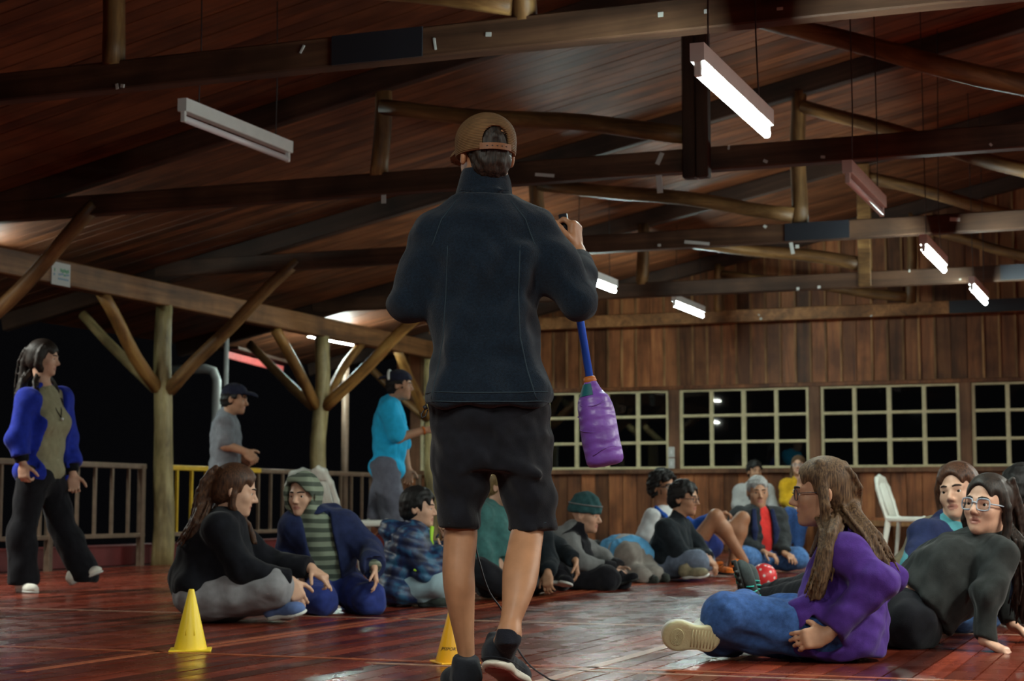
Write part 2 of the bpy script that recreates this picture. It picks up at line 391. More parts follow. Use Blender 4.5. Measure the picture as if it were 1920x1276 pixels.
# downpipe and poles outside
t = empty('downpipe', R(-10.47, 17.4, -.2), -AL, label='pale grey downpipe bending outside behind the man in the grey shirt', cat='pipe')
mesh_obj('pipe', tube_mesh('pipe', [(-.6, 0, 2.37), (-.16, 0, 2.37), (-.05, 0, 2.34), (0, 0, 2.23), (0, 0, 1.2), (0, 0, .0)], .055, M_PIPE, 14), t)
mesh_obj('pipe_clip', lathe_mesh('pipe_clip', [(.05, -.02), (.062, -.02), (.062, .02), (.05, .02)], M_PIPE, 14), t, (0, 0, 1.5))
for (px, d, z, lab) in ((422, 18.4, 2.42, 'thin grey pole just right of the downpipe'), (647, 21., 2.3, 'thin brown pole outside right of the second log post')):
    q = at(px, 800, d)
    o = empty('pole', (q.x, q.y, -.2), 0, label=lab, cat='pole')
    mesh_obj('shaft', tube_mesh('shaft', [(0, 0, 0), (0, 0, z+.2)], .028 if px < 500 else .045, M_PIPE if px < 500 else M_RAIL, 10), o)
    mesh_obj('foot', lathe_mesh('foot', [(.0, .03), (.07, .03), (.08, 0), (0, 0)], M_RAIL, 12), o)
# porch roof edge outside, red fascia
q0, q1 = at(425, 664, 20.5), at(530, 692, 22.)
t = empty('porch_roof', (q0+q1)/2, 0, label='low porch roof with a faded red fascia outside beyond the posts', cat='roof')
bar('fascia', q0-(q0+q1)/2, q1-(q0+q1)/2, .03, .09, M_REDF, t)
bar('roof_edge', q0-(q0+q1)/2+Vector((0, .03, .08)), q1-(q0+q1)/2+Vector((0, .03, .08)), .3, .04, M_RAFT, t)
# sign on the eave beam
def uv_on_eave(px):
    x = (px-960)/F; u = -9.02
    v = -u*(CA - x*-SA*-1)/(SA - x*CA) if False else u*(-CA - x*SA)/(SA - x*CA)
    return v
v = uv_on_eave(107)
d = R(-9.02, v).y
t = empty('sign', R(-9.02, v, at(107, 514, d).z), -AL, label='small white sign with a green and blue print on the eave beam', cat='sign')
mesh_obj('board', box_mesh('board', (.008, .27, .20), M_PAPER, .002), t)
M_SGR = plain('sign_green', (.10, .28, .15), .6); M_SBL = plain('sign_blue', (.18, .27, .36), .6)
def mark(y, z, w, h, mm, a=0):
    bm = bmesh.new(); bm_box(bm, (0, 0, 0), (.002, w, h), rot=Matrix.Rotation(a, 3, 'X')); mesh_obj('print', from_bm('print', bm, mm), t, (.005, y, z))
for k in range(5): mark(-.005+.026*k, .035-.006*(k % 2), .02, .03, M_SGR, .2)
for k in range(6): mark(-.03+.026*k, -.005+.004*(k % 3), .02, .018, M_SBL if k != 3 else M_SGR, -.1)
for k in range(6): mark(-.035+.026*k, -.042, .021, .016, M_SBL)
mark(-.095, .03, .012, .03, M_SGR); mark(-.1, -.01, .02, .02, M_SBL)

# ------------------------------------------------------------------ back wall
VW = 21.15
wall = mesh_obj('wall_back', box_mesh('wall_back', (18.9, .06, 1.0), M_RAFT, c=(-.45, VW+.06, .5)), rot=(0, 0, -AL), kind='structure', label='back wall of vertical brown planks')
bmw = bmesh.new()
for (a, b_) in ((-9.9, RU), (RU, 9.)):
    pts = [(a, 2.06), (b_, 2.06), (b_, zc(b_)+.02), (a, zc(a)+.02)]
    f0 = [bmw.verts.new((u, VW+.03, z)) for u, z in pts]; f1 = [bmw.verts.new((u, VW+.09, z)) for u, z in pts]
    bmw.faces.new(f0); bmw.faces.new(f1[::-1])
    for k in range(4): bmw.faces.new((f0[k], f1[k], f1[(k+1) % 4], f0[(k+1) % 4]))
mesh_obj('upper_backing', from_bm('upper_backing', bmw, M_RAFT), wall)
pw = .19
for i in range(47):
    u = -9.9 + pw*(i+.5)
    dz = RNG.uniform(-.006, .006)
    top = zc(u-pw/2)-.01
    me = box_mesh('plank', (pw-.006, .022, top-2.05), M_PLANK, .003)
    mesh_obj('plank', me, wall, (u, VW+.018+dz, (top+2.05)/2))
    mesh_obj('plank', box_mesh('plank', (pw-.006, .022, .99), M_PLANK, .003), wall, (u, VW+.018-dz, .495))
    if RNG.random() < .7:
        mesh_obj('batten', box_mesh('batten', (.028, .018, top-2.05), M_BATTEN, .003), wall, (u+pw/2, VW-.002, (top+2.05)/2))
bmw = bmesh.new()
for i in range(48): bm_box(bmw, (-.97+pw*(i+.5), VW+.018, 1.65), (pw-.006, .022, 3.3))
mesh_obj('far_planking', from_bm('far_planking', bmw, M_PLANK), wall, kind='stuff')
props(mesh_obj('trim_2', box_mesh('trim_2', (8.93, .07, .06), M_WPOST, .006, c=(-5.43, VW-.02, 1.0)), rot=(0, 0, -AL)), kind='structure', label='brown sill rail under the windows')
props(mesh_obj('trim_3', box_mesh('trim_3', (8.93, .07, .05), M_PLANK, .006, c=(-5.43, VW-.02, 2.065)), rot=(0, 0, -AL)), kind='structure', label='brown head rail over the windows')
def wall_u(px):
    x = (px-960)/F; d = VW/(x*SA+CA); return d*(x*CA - SA)
wp = [wall_u(1265), wall_u(1528.5), wall_u(1811.5)]
bay = (wp[2]-wp[0])/2
posts = [wp[0]-2*bay+.0, wp[0]-bay, wp[0], wp[1], wp[2], wp[2]+bay]
for k, u in enumerate(posts):
    props(mesh_obj('trim_%d' % (k+4), box_mesh('trim_%d' % (k+4), (.14, .09, 1.05), M_WPOST, .008), None, R(u, VW-.005, 1.53), (0, 0, -AL)), kind='structure', label='brown window post')
wn = 0
for k in range(len(posts)-1):
    a, b_ = posts[k]+.07, posts[k+1]-.07; wn += 1
    w = b_-a; z0, z1 = 1.03, 2.04; c = (a+b_)/2; hh = z1-z0; zc_ = (z0+z1)/2
    bm = bmesh.new(); fw = .04
    bm_box(bm, (-w/2+fw/2, 0, 0), (fw, .05, hh), .004); bm_box(bm, (w/2-fw/2, 0, 0), (fw, .05, hh), .004)
    bm_box(bm, (0, 0, hh/2-.015), (w-2*fw, .05, .03), .004); bm_box(bm, (0, 0, -hh/2+.015), (w-2*fw, .05, .03), .004)
    wo = props(mesh_obj('window_%d' % wn, from_bm('window_%d' % wn, bm, M_CREAM), None, R(c, VW+.01, zc_), (0, 0, -AL)), kind='structure', label='cream framed window with three rows of four panes')
    for q in range(1, 4):
        mesh_obj('muntin', box_mesh('muntin', (.058 if q == 2 else .05, .042, hh-.06), M_CREAM, .004), wo, (-w/2+w*q/4, 0, 0))
    for q in range(1, 3):
        mesh_obj('muntin', box_mesh('muntin', (w-2*fw, .036, .036), M_CREAM, .004), wo, (0, .001, -hh/2+hh*q/3))
    gm = box_mesh('pane', (w/4-.04, .005, hh/3-.03), M_GLASS)
    for q in range(4):
        for r in range(3):
            mesh_obj('pane', gm, wo, (-w/2+w*(q+.5)/4, .008+RNG.uniform(-.001, .001), -hh/2+hh*(r+.5)/3), (math.radians(RNG.uniform(-.6, .6)), 0, math.radians(RNG.uniform(-.6, .6))))
for k, (z, lab) in enumerate(((1.245, 'upper white switch plate on the window post'), (1.10, 'lower white switch plate on the window post'))):
    t = empty('switch_plate', R(wp[0]-.03, VW-.058, z), -AL, label=lab, cat='switch', group='switch plates')
    mesh_obj('plate', box_mesh('plate', (.085, .012, .13), M_PAPER, .004), t)
    mesh_obj('rocker', box_mesh('rocker', (.025, .008, .05), M_WHITE, .002), t, (0, -.008, 0))
# bench along the back wall
t = empty('wall_bench', R(-1.95, 20.75, 0), -AL, label='long brown plank bench along the back wall', cat='bench')
for k in range(3): mesh_obj('seat_plank', box_mesh('seat_plank', (6.2, .13, .035), M_PLANK, .004), t, (0, -.16+.14*k, .405))
mesh_obj('apron', box_mesh('apron', (6.2, .025, .07), M_BATTEN, .004), t, (0, -.22, .355))
for k in range(5): mesh_obj('support', box_mesh('support', (.30, .36, .37), M_PLANK, .004), t, (-2.8+k*1.4, 0, .185))

# ------------------------------------------------------------------ fluorescent lamps
def lamp(u, v, z, lit, label, L=1.25):
    t = empty('fluorescent_lamp', R(u, v, z), -AL, label=label, cat='lamp', group='hanging fluorescent lamps')
    bm = bmesh.new()
    pr = [(-.029, .078), (.029, .078), (.029, .008), (.026, .004), (-.026, .004), (-.029, .008)]
    f0 = [bm.verts.new((x, -L/2, zz)) for x, zz in pr]; f1 = [bm.verts.new((x, L/2, zz)) for x, zz in pr]
    bm.faces.new(f0); bm.faces.new(f1[::-1])
    for k in range(len(pr)): bm.faces.new((f0[k], f1[k], f1[(k+1) % len(pr)], f0[(k+1) % len(pr)]))
    bmesh.ops.recalc_face_normals(bm, faces=bm.faces)
    mesh_obj('housing', from_bm('housing', bm, M_WHITE), t)
    mesh_obj('tube', tube_mesh('tube', [(0, -L/2+.03, -.036), (0, L/2-.03, -.036)], .0195, M_TUBEON if lit else M_TUBEOFF, 12), t)
    for s in (-1, 1): mesh_obj('lamp_holder', box_mesh('lamp_holder', (.03, .022, .07), M_WHITE, .004), t, (0, s*(L/2-.018), -.02))
    for s in (-.36, .36):
        mesh_obj('wire', tube_mesh('wire', [(0, s*L, .07), (RNG.uniform(-.02, .02), s*L*1.02, .4), (RNG.uniform(-.01, .01), s*L, zc(u)-z)], .004, M_WIRE, 5), t)
    return t
lamp(-5.15, 8.76, 2.78, False, 'unlit white fluorescent lamp hanging at upper left')
lamp(-1.7, 7.02, 2.31, True, 'large brightly lit fluorescent lamp at upper right')
lamp(-1.7, 10.33, 2.47, False, 'unlit white fluorescent lamp hanging at right')
lamp(-1.7, 13.5, 2.51, True, 'lit fluorescent lamp at far right above its smaller neighbour')
lamp(-1.7, 16.75, 2.60, True, 'lit fluorescent lamp at far right below its larger neighbour')
lamp(-5.15, 15.5, 2.73, True, 'lit fluorescent lamp partly behind the raised sleeve')
lamp(-5.15, 18.9, 2.83, True, 'small lit fluorescent lamp in front of the plank wall')
lamp(-9.5, 11.45, 2.70, True, 'lit fluorescent lamp outside the frame at left')
lamp(-9.6, 18.6, 2.62, True, 'lit fluorescent lamp behind the eave beam')

# ================================================================== implicit surfaces -> meshes
def V3(p): return np.array(p, dtype=np.float64)
def unit(v):
    v = V3(v); return v/(np.linalg.norm(v)+1e-12)
def frame(fwd, up):
    """rows: right, forward, up"""
    f = unit(fwd); r = unit(np.cross(f, V3(up))); u = np.cross(r, f)
    return np.array([r, f, u])

class Field:
    def __init__(self): self.ops = []; self.disp = []
    def _add(self, fn, lo, hi, k, mode): self.ops.append((fn, V3(lo), V3(hi), k, mode)); return self
    def cap(self, a, b, ra, rb=None, k=.02, mode='u', flat=None):
        """tapered capsule; flat=(dir, ratio) squashes it along dir"""
        a, b = V3(a), V3(b); rb = ra if rb is None else rb; ab = b-a; L2 = max(ab@ab, 1e-9); m = max(ra, rb)
        def fn(X, Y, Z):
            px, py, pz = X-a[0], Y-a[1], Z-a[2]
            t = np.clip((px*ab[0]+py*ab[1]+pz*ab[2])/L2, 0, 1)
            qx, qy, qz = px-t*ab[0], py-t*ab[1], pz-t*ab[2]
            if flat is not None:
                d, s = flat; c = (qx*d[0]+qy*d[1]+qz*d[2])*(1/s-1)
                qx, qy, qz = qx+c*d[0], qy+c*d[1], qz+c*d[2]
            return np.sqrt(qx*qx+qy*qy+qz*qz) - (ra+(rb-ra)*t)
        return self._add(fn, np.minimum(a, b)-m, np.maximum(a, b)+m, k, mode)
    def chain(self, pts, rads, k=.02, mode='u', flat=None):
        for i in range(len(pts)-1): self.cap(pts[i], pts[i+1], rads[i], rads[i+1], k, mode, flat)
        return self
    def ell(self, c, r, M=None, k=.02, mode='u'):
        """ellipsoid, M rows are its axes"""
        c, r = V3(c), V3(r); M = np.eye(3) if M is None else M
        e = np.abs(M.T) @ r
        def fn(X, Y, Z):
            p = [X-c[0], Y-c[1], Z-c[2]]
            q = [(M[i][0]*p[0]+M[i][1]*p[1]+M[i][2]*p[2]) for i in range(3)]
            k0 = np.sqrt(sum((q[i]/r[i])**2 for i in range(3))); k1 = np.sqrt(sum((q[i]/r[i]**2)**2 for i in range(3)))
            return np.where(k1 > 1e-9, k0*(k0-1)/np.maximum(k1, 1e-9), -r.min())
        return self._add(fn, c-e, c+e, k, mode)
    def box(self, c, h, M=None, rad=.0, k=.02, mode='u'):
        c, h = V3(c), V3(h); M = np.eye(3) if M is None else M; e = np.abs(M.T) @ h
        def fn(X, Y, Z):
            p = [X-c[0], Y-c[1], Z-c[2]]
            q = [np.abs(M[i][0]*p[0]+M[i][1]*p[1]+M[i][2]*p[2])-(h[i]-rad) for i in range(3)]
            out = np.sqrt(sum(np.maximum(a, 0)**2 for a in q)); ins = np.minimum(np.maximum(np.maximum(q[0], q[1]), q[2]), 0)
            return out+ins-rad
        return self._add(fn, c-e, c+e, k, mode)
    def cut(self, p, n, k=.004):
        """remove everything on the side n points to"""
        p, n = V3(p), unit(n)
        def fn(X, Y, Z): return -((X-p[0])*n[0]+(Y-p[1])*n[1]+(Z-p[2])*n[2])
        return self._add(fn, V3((-1e9,)*3), V3((1e9,)*3), k, 's')
    def noise(self, fn): self.disp.append(fn); return self
    def bounds(self):
        lo = np.min([o[1] for o in self.ops if o[4] == 'u'], 0); hi = np.max([o[2] for o in self.ops if o[4] == 'u'], 0)
        return lo, hi
    def mesh(self, h, fine=(), hf=None, pad=.02):
        lo, hi = self.bounds(); lo = lo-pad-h; hi = hi+pad+h
        axes = []
        for i in range(3):
            c = [lo[i]]
            while c[-1] < hi[i]:
                st = h
                for (a, b) in fine:
                    if a[i]-h < c[-1] < b[i]: st = hf
                c.append(c[-1]+st)
            axes.append(np.array(c))
        xs, ys, zs = axes
        V = np.full((len(xs), len(ys), len(zs)), .12, dtype=np.float64)
        for fn, a, b, k, mode in self.ops:
            m = k + .035
            i0, i1 = np.searchsorted(xs, a[0]-m), np.searchsorted(xs, b[0]+m)
            j0, j1 = np.searchsorted(ys, a[1]-m), np.searchsorted(ys, b[1]+m)
            k0, k1 = np.searchsorted(zs, a[2]-m), np.searchsorted(zs, b[2]+m)
            if i1 <= i0 or j1 <= j0 or k1 <= k0: continue
            sub = V[i0:i1, j0:j1, k0:k1]
            d = fn(xs[i0:i1, None, None], ys[None, j0:j1, None], zs[None, None, k0:k1])
            if mode == 'u':
                hh = np.clip(.5+.5*(sub-d)/k, 0, 1); sub[...] = d*hh + sub*(1-hh) - k*hh*(1-hh)
            elif mode == 's':
                d = -d; hh = np.clip(.5+.5*(d-sub)/k, 0, 1); sub[...] = d*hh + sub*(1-hh) + k*hh*(1-hh)
            elif mode == 'i':
                hh = np.clip(.5+.5*(d-sub)/k, 0, 1); sub[...] = d*hh + sub*(1-hh) + k*hh*(1-hh)
        for fn in self.disp:
            near = np.abs(V) < .05
            I = np.nonzero(near)
            V[I] += fn(xs[I[0]], ys[I[1]], zs[I[2]])
        return nets(xs, ys, zs, V)

def nets(xs, ys, zs, V):
    V[0] = V[-1] = .1; V[:, 0] = V[:, -1] = .1; V[:, :, 0] = V[:, :, -1] = .1
    ins = V < 0
    c = np.zeros(tuple(n-1 for n in V.shape), np.int8)
    for a in (0, 1):
        for b in (0, 1):
            for d in (0, 1):
                c += ins[a:V.shape[0]-1+a, b:V.shape[1]-1+b, d:V.shape[2]-1+d]
    act = (c > 0) & (c < 8)
    ci, cj, ck = np.nonzero(act)
    idx = np.full(c.shape, -1, np.int64); idx[ci, cj, ck] = np.arange(len(ci))
    acc = np.zeros((len(ci), 3)); cnt = np.zeros(len(ci))
    for ax in range(3):
        o = [x for x in range(3) if x != ax]
        for a in (0, 1):
            for b in (0, 1):
                p0 = [0, 0, 0]; p0[o[0]] = a; p0[o[1]] = b; p1 = list(p0); p1[ax] = 1
                va = V[ci+p0[0], cj+p0[1], ck+p0[2]]; vb = V[ci+p1[0], cj+p1[1], ck+p1[2]]
                m = (va < 0) != (vb < 0)
                t = np.where(m, va/np.where(m, va-vb, 1), 0)
                A = np.stack([xs[ci+p0[0]], ys[cj+p0[1]], zs[ck+p0[2]]], 1); B = np.stack([xs[ci+p1[0]], ys[cj+p1[1]], zs[ck+p1[2]]], 1)
                acc[m] += (A+(B-A)*t[:, None])[m]; cnt[m] += 1
    verts = acc/np.maximum(cnt, 1)[:, None]
    quads = []
    for ax in range(3):
        s0 = [slice(1, -1)]*3; s1 = [slice(1, -1)]*3; s0[ax] = slice(0, -1); s1[ax] = slice(1, None)
        A, B = ins[tuple(s0)], ins[tuple(s1)]
        for flip, m in ((False, A & ~B), (True, B & ~A)):
            e = np.array(np.nonzero(m))
            off = np.ones((3, 1), np.int64); off[ax] = 0
            e = e + off
            o = [(ax+1) % 3, (ax+2) % 3]
            q = []
            for (da, db) in ((-1, -1), (0, -1), (0, 0), (-1, 0)):
                w = e.copy(); w[o[0]] += da; w[o[1]] += db
                q.append(idx[w[0], w[1], w[2]])
            q = np.stack(q, 1)
            quads.append(q[:, ::-1] if flip else q)
    return verts, np.concatenate(quads)

def smooth_verts(v, q, n=1, lam=.5):
    for _ in range(n):
        acc = np.zeros_like(v); cnt = np.zeros(len(v))
        for a, b in ((0, 1), (1, 2), (2, 3), (3, 0)):
            np.add.at(acc, q[:, a], v[q[:, b]]); np.add.at(acc, q[:, b], v[q[:, a]])
            np.add.at(cnt, q[:, a], 1); np.add.at(cnt, q[:, b], 1)
        v = v*(1-lam) + lam*acc/np.maximum(cnt, 1)[:, None]
    return v

def np_mesh(name, verts, quads, mats, face_mat=None):
    me = bpy.data.meshes.new(name)
    me.vertices.add(len(verts)); me.vertices.foreach_set('co', verts.astype(np.float32).ravel())
    me.loops.add(quads.size); me.loops.foreach_set('vertex_index', quads.astype(np.int32).ravel())
    n = len(quads); me.polygons.add(n)
    me.polygons.foreach_set('loop_start', np.arange(0, n*4, 4, dtype=np.int32))
    for mm in (mats if isinstance(mats, (list, tuple)) else [mats]): me.materials.append(mm)
    if face_mat is not None: me.polygons.foreach_set('material_index', face_mat.astype(np.int32))
    me.polygons.foreach_set('use_smooth', np.ones(n, bool))
    me.update(calc_edges=True); me.validate()
    return me
def sdf_obj(name, field, mats, parent, h, origin=None, fine=(), hf=None, fm=None, sm=1, **kw):
    v, q = field.mesh(h, fine, hf)
    if sm: v = smooth_verts(v, q, sm, .45)
    fmat = fm(v[q].mean(1)) if fm else None
    org = V3(origin if origin is not None else (parent.location if parent else (0, 0, 0)))
    me = np_mesh(name, v-org, q, mats, fmat)
    o = mesh_obj(name, me, parent, (0, 0, 0) if parent else tuple(org), **kw)
    return o

def folds(amp, wl, seed=0, dirn=(0, 0, 1), stretch=2.5):
    """cloth creases: warped ridges, finer across dirn"""
    rg = np.random.RandomState(seed); d = unit(dirn); M = frame(d, (0.31, .2, .93))
    ks = [(rg.normal(size=3), rg.uniform(0, 6.28)) for _ in range(5)]
    def fn(X, Y, Z):
        a = M[0][0]*X+M[0][1]*Y+M[0][2]*Z; b = (M[1][0]*X+M[1][1]*Y+M[1][2]*Z)*stretch; c = M[2][0]*X+M[2][1]*Y+M[2][2]*Z
        s = 0
        for i, (k, ph) in enumerate(ks):
            w = 2*np.pi/(wl*(1+.35*i)); k = k/np.linalg.norm(k)
            s = s + np.sin(w*(k[0]*a+k[1]*b+k[2]*c)+ph + 1.3*np.sin(w*.5*(k[1]*a-k[0]*c)+ph*2))
        return amp*s/2.2
    return fn

# ------------------------------------------------------------------ skin, hair, cloth
def skin_mat(name, c):
    m = plain(name, c, .5, spec=.35, mottle=.10, mscale=25, bump=.06, bscale=160)
    b = m.node_tree.nodes['Principled BSDF']; b.inputs['Subsurface Weight'].default_value = 0.0
    return m
SKIN = {'tan': skin_mat('skin_tan', (.42, .22, .13)), 'fair': skin_mat('skin_fair', (.54, .31, .21)), 'brown': skin_mat('skin_brown', (.30, .135, .07)), 'leg': skin_mat('skin_leg', (.47, .245, .135))}
LIPS = plain('lips', (.40, .17, .125), .45); LIPS_B = plain('lips_brown', (.24, .085, .06), .45)
EYEW = plain('eye_white', (.62, .60, .56), .25); EYED = plain('eye_iris', (.02, .012, .008), .15)
def hair_mat(name, a, b_, rough=.55):
    m, nt, b = new_mat(name); L = nt.links.new
    tc = N(nt, 'ShaderNodeTexCoord'); mp = N(nt, 'ShaderNodeMapping'); mp.inputs['Scale'].default_value = (1, 1, .12)
    n = N(nt, 'ShaderNodeTexNoise'); n.inputs['Scale'].default_value = 190; n.inputs['Detail'].default_value = 3
    L(tc.outputs['Object'], mp.inputs[0]); L(mp.outputs[0], n.inputs['Vector'])
    r = ramp(nt, [(.35, a), (.68, b_)]); L(n.outputs[0], r.inputs[0]); L(r.outputs[0], b.inputs['Base Color'])
    b.inputs['Roughness'].default_value = rough; b.inputs['Specular IOR Level'].default_value = .28
    bp = N(nt, 'ShaderNodeBump'); bp.inputs['Strength'].default_value = .5; bp.inputs['Distance'].default_value = .003
    L(n.outputs[0], bp.inputs['Height']); L(bp.outputs[0], b.inputs['Normal'])
    return m
HAIR = {'black': hair_mat('hair_black', (.004, .0035, .0035), (.016, .014, .013)), 'dark': hair_mat('hair_dark', (.006, .004, .003), (.030, .017, .011)),
        'brown': hair_mat('hair_brown', (.035, .017, .008), (.15, .085, .04), .65), 'red': hair_mat('hair_auburn', (.02, .008, .005), (.10, .04, .018)),
        'grey': hair_mat('hair_grey', (.16, .16, .16), (.42, .42, .41)), 'blond': hair_mat('hair_blond', (.10, .06, .02), (.32, .22, .09))}
def cloth(name, c, mottle=.12, rough=.9, bump=.3, bscale=260, sheen=.06, mscale=30, wrinkle=.04):
    m = plain(name, c, rough, spec=.15, mottle=mottle, mscale=mscale, bump=bump, bscale=bscale, sheen=sheen)
    nt = m.node_tree; L = nt.links.new; tc = N(nt, 'ShaderNodeTexCoord'); b = nt.nodes['Principled BSDF']
    fine_b = b.inputs['Normal'].links[0].from_node
    n = N(nt, 'ShaderNodeTexNoise'); n.inputs['Scale'].default_value = 7; n.inputs['Detail'].default_value = 1.2; n.inputs['Roughness'].default_value = .4; n.inputs['Distortion'].default_value = .5
    mp = N(nt, 'ShaderNodeMapping'); mp.inputs['Rotation'].default_value = (.5, .4, .7); mp.inputs['Scale'].default_value = (1., 1.9, .8)
    L(tc.outputs['Object'], mp.inputs[0]); L(mp.outputs[0], n.inputs['Vector'])
    bp = N(nt, 'ShaderNodeBump'); bp.inputs['Strength'].default_value = .6; bp.inputs['Distance'].default_value = wrinkle
    L(n.outputs[0], bp.inputs['Height']); L(bp.outputs[0], fine_b.inputs['Normal'])
    return m

# ------------------------------------------------------------------ anatomy
def head_prims(f, C, M, s, neck=None, nr=.05, body_k=.02, ears=True, off=0.):
    """C head centre at eye level; M rows right, forward, up"""
    def P(x, y, z): return C + s*(M[0]*x + M[1]*y + M[2]*z)
    def e(c, r, k=.015, mode='u'): f.ell(P(*c), V3(r)*s, M, k*s, mode)
    e((0, -.012, .034), (.075, .096, .086), .02)
    e((0, .026, -.028), (.061, .064, .083), .03)
    e((0, .03, -.072), (.047, .052, .043), .025)
    e((0, .073, -.098), (.019, .017, .016), .025)
    for x in (-1, 1):
        e((x*.037, .058, -.028), (.024, .022, .025), .02)
        f.cap(P(x*.014, .086, .018), P(x*.046, .070, .019), .009*s, .008*s, .014*s)
    for x in (-1, 1): e((x*.033, .095, -.002), (.017, .014, .0105), .010, 's')
    f.cap(P(0, .086, .006), P(0, .109, -.030), .0085*s, .0115*s, .012*s)
    for x in (-1, 1): e((x*.011, .096, -.037), (.0085, .010, .0075), .008)
    for x in (-1, 1):
        f.cap(P(x*.018, .0845, .0070), P(x*.047, .0755, .0058), .0060*s, .0052*s, .006*s)
        f.cap(P(x*.020, .083, -.0102), P(x*.045, .0745, -.0092), .0055*s, .005*s, .006*s)
    f.ell(P(0, .083, -.061), V3((.023, .0125, .006))*s, M, .006*s)
    f.ell(P(0, .081, -.0735), V3((.019, .0125, .0075))*s, M, .006*s)
    f.ell(P(0, .098, -.067), V3((.020, .012, .0018))*s, M, .003*s, 's')
    if ears:
        for x in (-1, 1):
            f.ell(P(x*.078, -.012, -.008), V3((.010, .020, .032))*s, M, .008*s)
            f.ell(P(x*.086, -.006, -.008), V3((.006, .011, .018))*s, M, .005*s, 's')
    if neck is not None:
        f.cap(P(0, -.022, -.06), neck, nr*s, nr*1.12*s, .03*s)
    return P
def eyes(parent, P, M, s, brow, browm, org, gaze=0.):
    for x in (-1, 1):
        bm = bmesh.new(); bmesh.ops.create_uvsphere(bm, u_segments=12, v_segments=9, radius=.0125*s)
        g = M[1]*math.cos(gaze)+M[0]*math.sin(gaze)
        c = P(x*.032, .0730, -.0012)
        for fc in bm.faces:
            fc.material_index = 1 if (V3(fc.calc_center_median())@g) > .0108*s else 0
        rot = Matrix(((M[0][0], g[0], M[2][0]), (M[0][1], g[1], M[2][1]), (M[0][2], g[2], M[2][2])))
        bm.free(); bm = bmesh.new()
        bmesh.ops.create_uvsphere(bm, u_segments=14, v_segments=10, radius=.0125*s)
        # pole of the sphere (its z) looks along g
        q = Vector(g).to_track_quat('Z', 'Y').to_matrix()
        for fc in bm.faces: fc.material_index = 1 if fc.calc_center_median().z > .0102*s else 0
        bmesh.ops.transform(bm, matrix=q.to_4x4(), verts=bm.verts)
        mesh_obj('eye', from_bm('eye', bm, [EYEW, EYED], True), parent, tuple(c-org))
        pts = [P(x*.012, .0935, .020)-org, P(x*.026, .0925, .0245)-org, P(x*.040, .0835, .0235)-org, P(x*.052, .070, .0175)-org]
        mesh_obj('eyebrow', tube_mesh('eyebrow', pts, [.0035*s*brow, .0045*s*brow, .004*s*brow, .002*s], browm, 6), parent)
def hand_prims(f, Wp, d, n, s=1., side=1, curl=.5, thumb=.6, spread=.12, curls=None):
    """Wp wrist, d towards the fingers, n palm normal; side +1: thumb towards d x n"""
    d = unit(d); n = unit(n - (V3(n)@d)*d); t = np.cross(d, n)*side
    c = Wp + d*.05*s
    f.ell(c, V3((.041, .058, .017))*s, np.array([t, d, n]), .02*s)
    f.box(c + d*.014*s, V3((.038, .036, .013))*s, np.array([t, d, n]), .012*s, .012*s)
    def rot(v, ax, a): return v*math.cos(a)+np.cross(ax, v)*math.sin(a)+ax*(ax@v)*(1-math.cos(a))
    Ls = [.073, .082, .076, .060]
    ax = unit(np.cross(d, n))
    tips = []
    for i in range(4):
        off = (.028 - i*.0185)*s
        a = (curls[i] if curls else curl)
        p = c + d*.043*s + t*off - d*.003*s*abs(i-1.2)
        dd = unit(d + t*spread*(1.4-i)*.6)
        r = .0092*s
        f.ell(p-n*.008*s, V3((.009, .011, .009))*s, np.array([t, d, n]), .012*s)
        for j, fr in enumerate((.45, .31, .24)):
            dd = rot(dd, ax, a*(.75 if j == 0 else 1.0))
            q = p + dd*Ls[i]*fr*s
            f.cap(p, q, r, r*.92, .005*s); p = q; r *= .93
        tips.append(p)
    p = Wp + d*.022*s + t*.026*s; dd = unit(d*.62 + t*.72 + n*.25)
    r = .0125*s
    for j, L in enumerate((.042, .032, .026)):
        q = p + dd*L*s; f.cap(p, q, r, r*.9, .010*s if j == 0 else .005*s); p = q; r *= .9
        dd = unit(dd + d*.35*thumb + n*.35*thumb - t*.28*thumb)
    return tips
